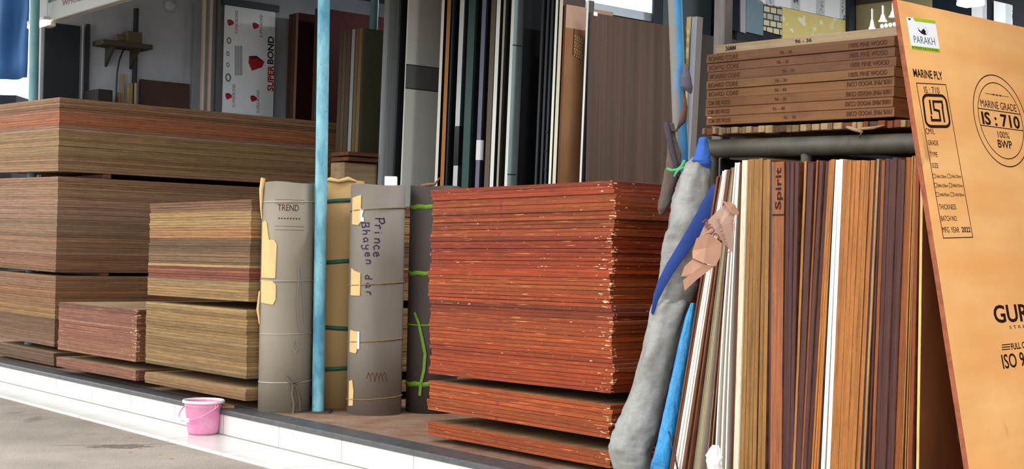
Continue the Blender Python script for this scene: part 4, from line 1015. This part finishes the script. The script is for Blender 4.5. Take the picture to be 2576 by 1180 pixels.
for x0, x1, dp, e_, f_, lab in PANELS:
    a0, a1 = ab(x0, 240, b=BR)[0], ab(x1, 240, b=BR)[0]
    zt_ = 2.52 if ('glossy' in lab or x0 > 1460) else 3.05
    o = tag(upright('door' if 'glossy' in lab else 'wall_panel_board', a0, a1, BR, dp, .0, zt_, [e_, f_], .030), lab, 'door' if 'glossy' in lab else 'panel', None if 'glossy' in lab else gR)
    L_ = o.matrix_world.inverted(); Lz = lambda p_: L_ @ p_
    th_ = a1 - a0
    def edge_piece(nm, ya, yb, mat):
        za, zb = ab(x0, ya, b=BR)[2], ab(x0, yb, b=BR)[2]; H_ = o.data.vertices[0].co.x
        top = zt_; MB().box((-(top - zb), -.0015, -.001), (-(top - za), .03, th_ + .001), bev=.0008).build(nm, mat, o)
    if 'sleeve' in lab: edge_piece('black_sleeve', 318, 417, BLACK)
    if 'one white' in lab: edge_piece('white_edge_piece', 353, 403, pm('#e4e4e6'))
    if 'banded' not in lab and 'darker grey band' in lab:
        za, zb = ab(1040, 158, b=BR)[2], ab(1040, 218, b=BR)[2]
        MB().box((-(zt_ - zb), -.001, -.0012), (-(zt_ - za), dp, .0), bev=0).build('grey_band', pm('#6a6a6a'), o)
        for z in (za, zb): MB().box((-(zt_ - z) - .006, -.001, -.0018), (-(zt_ - z), dp, .0)).build('dark_groove', BLACK, o)
    if 'two dark lines' in lab:
        for y in (112, 437):
            z = ab(1290, y, b=BR)[2]; MB().box((-(zt_ - z) - .006, -.001, -.0018), (-(zt_ - z), dp, .0)).build('dark_groove', BLACK, o)
    if 'studs' in lab:
        for y in (330, 378, 425):
            z = ab(1380, y, b=BR)[2]; MB().box((-(zt_ - z) - .01, -.006, .0), (-(zt_ - z), .0, th_), bev=.002).build('stud', BLACK, o)
    if 'glossy' in lab:
        zc = ab(1440, 118, b=BR)[2]; MOT = MB(); GOLD = pm('#cdb48a')
        fq = lambda x, y, h: Vector((x, y, -.0008))
        xx = -(zt_ - zc)
        bx = lambda x: ab(x, 110, a=a0)[1] - BR
        zx = lambda x, y: -(zt_ - ab(x, y, a=a0)[2])
        for i in range(7):
            for j in range(4):
                X, Y = 1438 + j * 5.5 + (i % 2) * 2, 92 + i * 8 + j * 3
                cx_, cy_, r_ = zx(X, Y), bx(X), .007
                MOT.prism([(cx_ + r_, cy_), (cx_, cy_ + r_ * .8), (cx_ - r_, cy_), (cx_, cy_ - r_ * .8)], -.002, .0005)
        MOT.build('carved_pattern', GOLD, o)
        MB().stroke([(zx(1435, 72), bx(1435)), (zx(1434, 138), bx(1434)), (zx(1455, 152), bx(1455))], .007, fq).build('carved_line', pm('#3b2010'), o)
# plastic film crumpled over the top of the brown door
# walnut panel
a0, a1 = ab(1477, 240, b=2.27)[0], ab(1482, 240, b=2.27)[0]
wal = tag(upright('wall_panel_board', a0, a1, 2.27, .87, 0, 2.44, [pm('#3a332e'), WALNUT], .0), 'wide grey-brown walnut laminate panel with a small white sticker', 'panel', gR)
b_s = ab(1498, 35, a=a1)
MB().box((-(2.44 - b_s[2]) - .012, b_s[1] - 2.27 - .016, -.0015), (-(2.44 - b_s[2]) + .012, b_s[1] - 2.27 + .016, 0)).build('white_sticker', WHITE_PAPER, wal)
m = NT('brass_strip', .25, .5, .6); n1 = m.noise(m.coord((6, 6, 6)), 1, 2); BRASS = m.out(m.mix(m.ramp(n1, [(.4, 0.0), (.6, 1.0)]), '#8f7a3a', '#f0e6b8'))
o = MB().box((a1 - .02, 3.155, 0), (a1, 3.18, 2.44), bev=.002).build('edge_strip', BRASS, None, SHOP); tag(o, 'thin shiny brass coloured strip standing between walnut panel and blue pole', 'strip')
# yellow and silver strips to the right of the weathered pole
for x0, x1, e_, lab in ((1718, 1729, '#d8bf76', 'narrow pale yellow board standing behind the weathered blue pole'), (1731, 1744, '#aeb4c0', 'narrow silver-grey board next to the pale yellow one')):
    q0, q1 = ab(x0, 200, b=3.22), ab(x1, 200, b=3.22); zt_ = ab(x0, 45, b=3.22)[2]
    tag(upright('narrow_board', q0[0], q1[0], 3.22, .06, 0, zt_, [pm(e_), pm('#6a645c')], .045, 2.0), lab, 'board')
# grey-brown big sheet
q0 = ab(1745, 60, b=3.3); q1 = ab(2062, 100, a=q0[0])
tag(upright('large_sheet', q0[0] - .018, q0[0], 3.3, q1[1] - 3.3, 0, 2.44, [pm('#4d463f'), plain('grey_brown_sheet_face', '#37312b', .7, .25, .1, (3, 3, 3))]), 'large dull grey-brown sheet standing behind the rusty post and rack', 'board')
# olive brown door panels in the row
for x0, x1, dp, e_, f_, lab in ((848, 856, .3, '#4a3d2c', '#3f3626', 'narrow brown-edged door panel, outermost beside the blue pole'), (857, 865, .3, '#54452f', '#3f3626', 'brown-edged door panel next to the outermost one'), (866, 876, .3, '#4b3a28', '#3f3626', 'dark brown-edged door panel before the grey strip'),
                         (878, 886, .3, '#8d9193', '#55524a', 'door panel with grey-white edge strip'), (888, 895, .9, '#63502f', '#3f3626', 'brown-edged door panel beside the grey-white strip'), (896, 904, .9, '#6b5733', '#4a4632', 'olive brown door panel with its broad face showing')):
    qa, qb = ab(x0, 240, b=2.3), ab(x1, 240, b=2.3)
    tag(upright('door_panel', qa[0], qb[0], 2.3, dp, 0, ab(870, 78, b=2.3)[2], [pm(e_, .6), pm(f_, .6, .3, .15)], .030), lab, 'door panel', 'olive brown door panels')
# loose boards lying at the back between stack and door panels
for k, (x0, x1, y, lab) in enumerate(((832, 876, 384, 'topmost of the short dark boards behind the blue pole'), (832, 876, 397, 'lower of the short dark boards behind the blue pole'))):
    p = onplane(x0, y, S(0, 2.0), V); q = onplane(x1, y, S(0, 2.0), V)
    o = MB().box((0, 0, -.03), ((q - p).length, .3, 0), bev=.003).build('short_board', FACE_DARK, None, frame(p, U, V, ZU)); tag(o, lab, 'board')
p = onplane(832, 410, S(0, 2.0), V)
o = MB().box((0, 0, -p.z), (.19, .3, .0), bev=.004).build('wooden_block', FACE_TAN, None, frame(p, U, V, ZU)); tag(o, 'tan wooden block supporting the short dark boards behind the blue pole', 'wood')

# red-brown doors deeper in
DR_ = plain('dark_red_door_skin', '#3c1a19', .75, .15, .1, (3, 3, 3))
for x0, x1, dp, e_, f_, lab in ((720, 727, .3, '#4c3a2c', '#3a2a22', 'dark brown-edged door beside the printed white panel'), (728, 737, .3, '#553c2e', '#3a2a22', 'brown-edged door left of the pinkish edged one'), (738, 744, .8, '#94705c', None, 'dark red door with pinkish wooden edge'),
                             (785, 790, .8, '#5b4030', None, 'dark red door with thin brown edge beside the blue pole'), (791, 796, .9, '#6d5138', None, 'dark red door partly behind the blue pole')):
    qa, qb = ab(x0, 200, b=2.8), ab(x1, 200, b=2.8)
    tag(upright('door', qa[0], qb[0], 2.8, dp, 0, 3.04, [pm(e_, .6), pm(f_, .6) if f_ else DR_], .02), lab, 'door', 'dark red doors at the back')
# printed white panel on the left wall
AW = A_L + .06
q0, q1, qt = ab(562, 150, a=AW), ab(690, 150, a=AW), ab(620, 20, a=AW)
spn = empty('printed_panel', frame(S(AW, q0[1], 0), V, ZU, U), 'pale blue-white printed composite panel with red shields on the wall', 'panel')
PW, PH = q1[1] - q0[1], qt[2]
MB().box((0, 0, -.004), (PW, PH, 0)).build('board', pm('#f0f6fa', .4), spn)
MB().box((-.03, PH, -.02), (PW + .03, PH + .06, .02), bev=.003).build('top_rail', pm('#3a4650'), spn)
def sp(x, y): p_ = spn.matrix_world.inverted() @ onplane(x, y, S(AW, 0), U); return p_.x, p_.y
fsp = lambda x, y, h: Vector((x, y, .0008 + h))
REDSH = pm('#b01c26'); DKTXT = pm('#232b30')
def shield(cx_, cy_, r):
    t_ = MB(); P = [(-.85, .62), (.05, .75), (1.0, .15), (.75, -.55), (-.45, -1.1), (-.9, -.2)]
    mid = sp(cx_, cy_); k = abs(sp(cx_, cy_ - 10)[1] - sp(cx_, cy_ + 10)[1]) / 20; kx = abs(sp(cx_ + 10, cy_)[0] - sp(cx_ - 10, cy_)[0]) / 20
    t_.prism([(mid[0] + a_ * r * kx, mid[1] + b_ * r * k) for a_, b_ in P], .0, .001, 0)
    t_.prism([(mid[0] + a_ * r * kx, mid[1] + b_ * r * k) for a_, b_ in (P[0], P[1], P[2], (.7, .35), (.0, .45), (-.6, .3))], .001, .0016, 1)
    t_.build('red_shield_logo', [REDSH, pm('#4a1a20')], spn)
for cx_, cy_, r in ((644, 156, 21), (580, 56, 9), (643, 64, 9), (575, 241, 9), (638, 247, 9)): shield(cx_, cy_, r)
def vert_text(mb, body, x, y0, y1, h_px, mat=0, bold=0.0):
    a_ = Vector(sp(x, y0)); b_ = Vector(sp(x - 2, y1)); kx = abs(sp(x, y0)[0] - sp(x - 10, y0)[0]) / 10
    letters(mb, body, a_.x, a_.y, (b_ - a_).length, h_px * kx, fsp, mat, bold, rot=math.pi / 2)
mb = MB(); vert_text(mb, 'SUPER', 687, 230, 165, 15, 0, .03); vert_text(mb, 'BOND', 687, 162, 92, 15, 1, .03); mb.build('name_lettering', [REDSH, DKTXT], spn)
mb = MB()
for x, y0 in ((598, 85), (660, 95), (591, 270), (652, 285)): vert_text(mb, 'SUPER', x, y0, y0 - 28, 7, 0); vert_text(mb, 'BOND', x, y0 - 30, y0 - 58, 7, 1)
mb.build('small_name_lettering', [REDSH, DKTXT], spn)
mb = MB()
for x, y, r in ((574, 195, 9), (573, 163, 5), (573, 135, 5), (576, 102, 7)):
    md = sp(x, y); k = r * .0035; mb.stroke([(md[0] + k * .7 * math.cos(t_), md[1] + k * math.sin(t_)) for t_ in [2 * math.pi * i / 14 for i in range(14)]], k * .45, fsp, closed=True)
for i in range(5): md = sp(592 + i * 4, 190); me_ = sp(592 + i * 4, 115); mb.stroke([md, me_], .008, fsp)
mb.build('small_print_lettering', pm('#6b7a78'), spn)
# timber, frames and dark glass along the left wall
def wallbox(name, x0, x1, y0, y1, th, mat, label, cat, a=None, group=None, floor=False, bev=.003):
    a = AW if a is None else a
    p0, p1 = ab(x0, y1, a=a), ab(x1, y0, a=a); z0 = 0 if floor else p0[2]; z1 = ab((x0 + x1) / 2, y0, a=a)[2]
    o = MB().box((a - th, min(p0[1], p1[1]), z0), (a, max(p0[1], p1[1]), z1), bev=bev).build(name, mat, None, SHOP); return tag(o, label, cat, group)
wallbox('timber_plank', 507, 520, -20, 290, .04, pm('#dccbb4', .8), 'pale timber plank standing left of its twin by the printed panel', 'plank', a=AW + .04, floor=True)
wallbox('timber_plank', 523, 537, -20, 290, .04, pm('#d8c6ac', .8), 'pale timber plank standing nearer the printed panel', 'plank', a=AW + .04, floor=True)
wallbox('frame_profile', 541, 558, -20, 290, .03, pm('#6a6c6e', .6), 'grey vertical frame profile next to the printed panel', 'profile', floor=True)
wallbox('aluminium_profile', 205, 211, 62, 250, .03, pm('#9aa0a2', .4), 'thin aluminium profile on the wall, nearest the teal pole', 'profile', floor=True)
wallbox('aluminium_profile', 484, 489, 5, 275, .03, pm('#7f8c96', .4), 'thin bluish aluminium profile beside the timber planks', 'profile', floor=True)
wallbox('dark_glass_panel', 108, 203, 60, 250, .02, pm('#22262c', .45, .3), 'dark glass panel on the wall behind the teal pole', 'panel', a=AW - .02, floor=True)
wallbox('dark_glass_panel', 212, 228, 60, 250, .02, pm('#26282c', .3, .5), 'narrow dark panel beside the aluminium profile', 'panel', a=AW - .02, floor=True)
wallbox('steel_post', 336, 350, 20, 265, .05, pm('#2d2f33', .6), 'dark steel post standing against the grey wall', 'post', a=AW + .02, floor=True)
wallbox('brown_board', 351, 478, 205, 280, .02, pm('#4a372c', .7, .25, .2), 'dull brown board standing against the lower grey wall', 'board', a=AW - .02, floor=True)
wallbox('timber_stick', 304, 314, 186, 262, .03, pm('#a08a66', .8), 'tall thin timber stick standing behind the brown stack', 'stick', floor=True)
wallbox('timber_stick', 298, 305, 232, 262, .03, pm('#8e7556', .8), 'shorter thin timber stick leaning by the tallest one', 'stick', a=AW + .03, floor=True)
wallbox('timber_stick', 322, 335, 210, 265, .03, pm('#94805e', .8), 'broad timber stick beside the dark steel post', 'stick', a=AW + .06, floor=True)
wallbox('timber_stick', 340, 345, 208, 265, .03, pm('#a48c68', .8), 'thin timber stick in front of the dark steel post', 'stick', a=AW + .09, floor=True)
wallbox('dark_crate', 246, 284, 225, 262, .3, pm('#2c2723', .8), 'dark crate showing just above the brown stack', 'crate', a=AW + .28, floor=True)
# shelf with a tube and a box
p0, p1 = ab(240, 112, a=AW), ab(365, 96, a=AW)
shf = empty('wall_shelf', frame(S(A_L, p0[1], p0[2] + .01), V, ZU, U), 'dark wooden shelf fixed on the grey wall', 'shelf')
MB().box((0, -.02, 0), (p1[1] - p0[1], .02, .22), bev=.003).build('shelf_board', pm('#4d4439', .8), shf)
for x in (.12, (p1[1] - p0[1]) - .1): MB().prism([(0, 0), (.18, 0), (0, -.16)], -.01, .01, M=Matrix(((0, 0, 1, x), (0, 1, 0, -.02), (1, 0, 0, 0), (0, 0, 0, 1)))).build('bracket', STEEL_DARK, shf)
o = MB().tube([(0, 0, 0), (.12, 0, 0)], .035, 14).build('cardboard_tube', pm('#75684f', .8), None, frame(S(A_L + .11, ab(286, 90, a=AW)[1], p0[2] + .066), V, ZU, U)); tag(o, 'short cardboard tube lying on the dark wall shelf', 'tube')
o = MB().box((-.0, 0, -.06), (.13, .10, .06), bev=.004).build('carton', pm('#665a44', .8), None, frame(S(A_L + .11, ab(308, 90, a=AW)[1], p0[2] + .031), V, ZU, U)); tag(o, 'small brown carton on the dark wall shelf', 'box')
mb = MB(); mb.tube([S(AW + .02, ab(x, y, a=AW)[1], ab(x, y, a=AW)[2]) for x, y in ((318, 112), (306, 130), (297, 155), (292, 185), (290, 225), (290, 262))], .007, 7); tag(mb.build('cable', BLACK), 'black cable hanging down the grey wall below the shelf', 'cable')
p0 = ab(436, 12, a=AW); o = MB().lathe([(0, .05), (.04, .045), (.055, .02), (.06, 0), (0, 0)], 20).build('wall_lamp', pm('#b9bcbf', .4), None, frame(S(A_L, p0[1], p0[2]), V, ZU, U)); tag(o, 'small round white lamp switched off on the grey wall', 'lamp')

# sign board over the shop front
sgn = empty('sign_board', frame(S(-5.0, .42, 2.635), U, V, ZU), 'green sign board with pale grey lower edge over the shop front', 'sign')
MB().box((0, 0, .15), (8.6, .05, .75), bev=.004).build('sign_face', pm('#2c5a40', .5), sgn)
MB().box((0, -.015, 0), (8.6, .06, .15), bev=.006).build('lower_edge', pm('#a3a59f', .6), sgn)
MB().box((-.12, -.015, -.03), (.0, .06, .75), bev=.006).build('end_post', pm('#a9aba6', .6), sgn)
mb = MB(); letters(mb, 'WHOLESALE PLYWOOD & DOORS', .30, .085, 1.75, .05, lambda x, y, h: Vector((x, -.0165, y)), bold=.01); mb.build('sign_lettering', pm('#6e4b5a', .6), sgn)
# bright lamp below the end of the sign
p = at(100, 60, 10.95)
lmp = empty('lamp', frame(p, U, V, ZU), 'bright warm strip lamp below the end of the sign board', 'lamp')
MB().box((-.20, -.03, .012), (.16, .03, .04), bev=.004).build('housing', pm('#cfc6b8', .5), lmp)
MB().box((-.20, -.028, -.02), (.16, .028, .012), bev=.006).build('lamp_tube', emit('warm_lamp_glow', '#fff0d8', 5), lmp)

# blue tarpaulin and things outside, beyond the shop's end
OUTBLUE = plain('faded_blue_tarpaulin', '#2f5f94', .6, .3, .2, (1.5, 1.5, .6)); DKTARP = plain('dark_tarpaulin', '#1c222a', .7, .25, .2)
mb = MB(); vs, fs = [], []; nx_, nz_ = 40, 14
pl, pr_ = at(-160, 0, 12.4), at(78, 0, 11.9)
for j in range(nz_ + 1):
    for i in range(nx_ + 1):
        s_ = i / nx_; q = pl.lerp(pr_, s_); z = at(40, 209 - 3 * s_, 12.2).z + (4.3 - 2.3) * j / nz_
        off = .05 * math.sin(s_ * 24 + .4 * math.sin(j)) + .03 * noise.noise(Vector((s_ * 8, j * .4, 2)))
        vs.append((q.x, q.y + off, z))
for j in range(nz_):
    for i in range(nx_): k = j * (nx_ + 1) + i; fs.append([k, k + 1, k + nx_ + 2, k + nx_ + 1])
mb.add(vs, fs, 0, True); o = mb.build('hanging_tarpaulin', OUTBLUE); tag(o, 'faded blue tarpaulin hanging beyond the teal pole', 'tarpaulin')
sm_ = o.modifiers.new('thickness', 'SOLIDIFY'); sm_.thickness = .004
p0, p1 = at(-200, 268, 14.5), at(95, 248, 13.4)
def can(x, y): return at(x, y, 13.8)
tt = empty('covered_stall', Matrix.Translation(Vector((can(20, 260).x, can(20, 260).y, 0))), 'dark covered stall beyond the shop end, below the blue tarpaulin', 'stall'); Ti = Matrix.Translation(-tt.location)
mb = MB(); qa, qb = can(-250, 236), can(95, 257); zc = qa.z - .02
mb.prism([(qa.x, qa.y - .6), (qb.x, qb.y - .6), (qb.x, qb.y + 1.5), (qa.x, qa.y + 1.5)], qb.z - .12, qb.z); child2 = [Ti @ v for v in mb.v]; mb.v = child2; mb.build('canopy', DKTARP, tt)
mb = MB().box((qa.x + .1, qa.y - .4, -.155), (qb.x - .1, qb.y + 1.3, qb.z - .12)); mb.v = [Ti @ v for v in mb.v]; mb.build('stall_body', DKTARP, tt)

# ------------------------------------------------------------------ showroom corner at the upper right
AM = -.95
struct('wall_middle', MB().box((AM - .12, 3.9, 0), (AM, 7.0, 3.3)), DARKWALL)
m = NT('striped_floral_wallpaper', .6, .3)
tcs = m.sep(m.coord((1, 1, 1))); st = m.mth('FRACT', m.mth('MULTIPLY', tcs[0], 3.4)); vn = m.noise(m.coord((22, 22, 22)), 1, 3, .6)
band_ = m.ramp(st, [(.30, 0.0), (.34, 1.0), (.66, 1.0), (.70, 0.0)]); c = m.mix(band_, '#eef4f6', '#c4ccd0')
fl = m.mth('MULTIPLY', m.ramp(vn, [(.54, 0.0), (.6, 1.0)]), m.ramp(st, [(.38, 0.0), (.42, 1.0), (.58, 1.0), (.62, 0.0)])); c = m.mix(fl, c, '#4a4f50'); WALLP = m.out(c)
m = NT('gold_star_panel', .35, .45)
vr = m.n('ShaderNodeTexVoronoi'); vr.inputs['Scale'].default_value = 5.0; m.l(m.coord((1, 1, 1)), vr.inputs['Vector'])
c = m.mix(m.ramp(m.noise(m.coord((9, 9, 9)), 1, 3), [(.55, 0.0), (.6, .8)]), '#dccb80', '#eef2e0'); c = m.mix(m.ramp(vr.outputs['Distance'], [(.1, .4), (.3, 0.0)]), c, '#d8cf94'); GOLDP = m.out(c)
m = NT('mosaic_panel', .4, .4)
br = m.n('ShaderNodeTexBrick'); br.inputs['Scale'].default_value = 1.0; br.inputs['Brick Width'].default_value = .075; br.inputs['Row Height'].default_value = .05; br.inputs['Mortar Size'].default_value = .006
br.inputs['Color1'].default_value = lin('#d8cfa6'); br.inputs['Color2'].default_value = lin('#a9b0a8'); br.inputs['Mortar'].default_value = lin('#3a4348'); m.l(m.coord((1, 1, 1)), br.inputs['Vector']); MOSAIC = m.out(br.outputs['Color'])
def display(name, quad, mat, label, cat, a=AM, t_=.012, group=None):
    q = [ab(x, y, a=a + t_) for x, y in quad]; b0 = min(k[1] for k in q); z0 = min(k[2] for k in q)
    o = MB().prism([(k[1] - b0, k[2] - z0) for k in q], -t_, 0).build(name, mat, None, frame(S(a + t_, b0, z0), V, ZU, U)); return tag(o, label, cat, group)
display('wallpaper_board', [(1905, 6), (1968, 17), (2134, 52), (2134, -50), (1905, -50)], WALLP, 'grey striped floral wallpaper sample board above the gold star panel', 'wallpaper')
display('star_panel', [(1968, 100), (2134, 130), (2134, 53), (1968, 18)], GOLDP, 'gold panel with star pattern at the upper right', 'panel')
display('mosaic_board', [(1921, 76), (1967, 90), (1967, 17), (1921, 8)], MOSAIC, 'small mosaic patterned board beside the gold star panel', 'panel')
display('grey_blue_panel', [(1877, 80), (1920, 90), (1920, 6), (1877, -30)], pm('#6f8792'), 'grey-blue panel between pale strip and mosaic board', 'panel')
display('pale_strip', [(1863, 80), (1876, 84), (1876, -40), (1863, -40)], pm('#9a9aa0'), 'pale grey vertical strip beside the grey-blue panel', 'strip')
display('navy_panel', [(1816, 70), (1860, 80), (1860, -40), (1816, -40)], pm('#161c28', .3), 'very dark navy panel next to the rusty post', 'panel')
display('dark_upright_board', [(2137, 120), (2150, 120), (2150, -60), (2137, -60)], pm('#1c2730', .4), 'dark upright frame between gold star panel and bell panel', 'frame', t_=.05)
# bell panel and neighbours face the street
BB = 5.28
def front(name, quad, mat, label, cat, b=BB, t_=.012):
    q = [ab(x, y, b=b) for x, y in quad]; a0 = min(k[0] for k in q); z0 = min(k[2] for k in q)
    o = MB().prism([(k[0] - a0, k[2] - z0) for k in q], -t_, 0).build(name, mat, None, frame(S(a0, b, z0), U, ZU, -V)); return tag(o, label, cat), a0, z0
olive, oa, oz = front('bell_panel', [(2153, 110), (2345, 110), (2345, -10), (2153, 12)], plain('olive_mirror_panel', '#a59d76', .5, .3, .08), 'olive panel with white bell and bead cut-outs', 'panel')
def op(x, y): k = ab(x, y, b=BB); return k[0] - oa, k[2] - oz
BELLW = emit('backlit_white', '#f2fff4', 1.0)
for cx_, y0, y1, w in ((2194, 22, 74, 8), (2221, 14, 55, 11), (2246, 8, 44, 10)):
    mb = MB(); h_ = y1 - y0
    prof = [(0, .0), (.12, .02), (.12, .5), (.35, .62), (.6, .85), (1.0, .96), (.9, 1.0)]
    P = [(cx_ + w * r_, y0 + h_ * v_) for r_, v_ in prof] + [(cx_ - w * r_, y0 + h_ * v_) for r_, v_ in reversed(prof)]
    mb.prism([op(*q) for q in P], .0, .006); mb.build('bell_cutout', BELLW, olive)
for k in range(6):
    mb = MB(); mb.prism([op(2219 + k * 10.5 + 4 * math.cos(t_), 66 - k * 1.6 + 5 * math.sin(t_)) for t_ in [2 * math.pi * i / 14 for i in range(14)]], 0, .006); mb.build('bead_cutout', BELLW, olive)
front('dark_header', [(2152, 11), (2345, -11), (2345, -60), (2152, -60)], pm('#4a4138', .7), 'dark brown header above the bell panel', 'board', b=BB - .02)
front('teal_panel', [(2346, 90), (2440, 100), (2440, -60), (2346, -60)], pm('#1f2b33', .3), 'dark teal panel right of the bell panel', 'panel')
front('wallpaper_board', [(2444, 60), (2480, 66), (2480, -40), (2444, -40)], WALLP, 'narrow floral wallpaper board below the bright lamp', 'wallpaper')
front('wallpaper_board', [(2500, 70), (2545, 78), (2545, 12), (2500, 2)], WALLP, 'small floral wallpaper board at the far upper right', 'wallpaper')
struct('wall_showroom', MB().box((AM, BB + .02, 0), (6.85, BB + .14, 3.3)), DARKWALL)
# lamp above the marine board
p = ab(2463, 8, b=4.5)
lp = empty('ceiling_lamp', frame(S(p[0], 4.4, p[2]), U, V, ZU), 'bright white lamp hanging above the top of the marine ply board', 'lamp')
MB().box((-.07, -.06, 0), (.07, .06, .03), bev=.004).build('housing', pm('#d8d8d8', .4), lp); MB().box((-.07, -.06, -.03), (.07, .06, 0), bev=.006).build('lamp_glass', emit('cool_lamp_glow', '#f6fbff', 8), lp)
MB().tube([(0, 0, .03), (0, 0, 3.3 - p[2])], .006, 8).build('hanging_rod', STEEL_DARK, lp)
# bright window-like light box above the walnut panel
AW2 = AM - .3
q = [ab(x, y, a=AW2) for x, y in ((1462, 3), (1640, 36), (1640, -70), (1462, -70))]
mb = MB().prism([(k[1], k[2]) for k in q], 0, .01); o = mb.build('window_1', emit('daylight_through_frosted_window', '#eaf6ff', 1.6), None, frame(S(AW2, 0, 0), V, ZU, U), kind='structure')
mb = MB().prism([(q[0][1] - .05, q[0][2] - .06), (q[1][1] + .05, q[1][2] - .06), (q[1][1] + .05, q[1][2]), (q[0][1] - .05, q[0][2])], -.02, .03); mb.build('window_frame', pm('#c9d6de', .4), o, Matrix.Identity(4))
# dark teal panels between window and post
for x0, x1, y1, col_, lab in ((1645, 1668, 40, '#1a222a', 'very dark panel beside the bright window'), (1669, 1790, 50, '#4c5a5e', 'grey-teal panel above the yellow and silver boards')):
    k0, k1 = ab(x0, 10, a=AM - .2), ab(x1, 10, a=AM - .2)
    o = MB().box((AM - .22, k0[1], 0), (AM - .2, k1[1], 3.25), bev=.002).build('tall_panel', pm(col_, .5), None, SHOP); tag(o, lab, 'panel')
# unseen ceiling tubes, added to brighten the panels, showroom corner and left wall
for k, (a_, b_, lab) in enumerate(((0.5, 1.7, 'added unseen ceiling tube over the orange-red stack'), (1.7, 4.3, 'added unseen ceiling tube over the showroom corner'), (-4.2, 3.6, 'added unseen ceiling tube by the printed panel'))):
    t = empty('added_tube_light', frame(S(a_, b_, 3.22), V if k else U, U * -1 if k else V, ZU), lab, 'ceiling light', 'added unseen ceiling tubes')
    la = bpy.data.lights.new('added_tube_glow', 'AREA'); la.shape = 'RECTANGLE'; la.size = 1.16; la.size_y = .03; la.energy = (42, 130, 8)[k]; la.color = (.96, .98, 1)
    lo = bpy.data.objects.new('added_tube_glow', la); COL.objects.link(lo); lo.parent = t; lo.location = (0, 0, -.006)
    MB().box((-.6, -.03, .03), (.6, .03, .08), bev=.004).build('fixture', pm('#d8d8d8', .4), t); MB().tube([(-.58, 0, .012), (.58, 0, .012)], .014, 12).build('tube', emit('added_tube_emission', '#f4faff', 12), t)

# scraps: white polythene and a dark cord at the foot of the leaning laminates, leaf bits on the street
POLY = plain('white_polythene', '#e9e4e4', .35, .5, .05, (20, 20, 20))
bundle('white_polythene', [(1792, 1806, 1120, 4.83), (1786, 1812, 1134, 4.82), (1778, 1814, 1150, 4.81), (1776, 1810, 1166, 4.81), (1784, 1816, 1182, 4.82), (1780, 1812, 1210, 4.83), (1788, 1806, 1232, 4.84)], .014, POLY,
       'crumpled white polythene scrap poking out between the leaning white laminates', 'plastic', seed=33, n=22, amp=.035)
mb = MB().tube([at(1682, 1085, 5.16), at(1688, 1105, 5.15), at(1690, 1125, 5.145), at(1698, 1142, 5.14), at(1700, 1160, 5.135), at(1706, 1185, 5.13), at(1703, 1230, 5.13)], .0035, 7)
tag(mb.build('cord', CORD), 'thin dark cord hanging beside the foot of the bright blue tarpaulin', 'rope')
LEAF = plain('dry_yellow_leaf', '#b08a4a', .8, .2, .2); R = random.Random(9)
for x, y in ((318, 1126), (352, 1127), (328, 1138), (403, 1144), (432, 1154), (327, 1101)):
    p = on(x, y, -.153); a_ = R.uniform(0, 6.28); r_ = R.uniform(.004, .008)
    mb = MB().prism([(r_ * 1.6 * math.cos(t_), r_ * .8 * math.sin(t_)) for t_ in [2 * math.pi * i / 8 for i in range(8)]], -.0015, .0015)
    tag(mb.build('fallen_leaf', LEAF, None, Matrix.Translation(p) @ Matrix.Rotation(a_, 4, 'Z')), 'tiny dry yellow leaf bit lying on the grey street', 'leaf', 'leaf bits on the street')
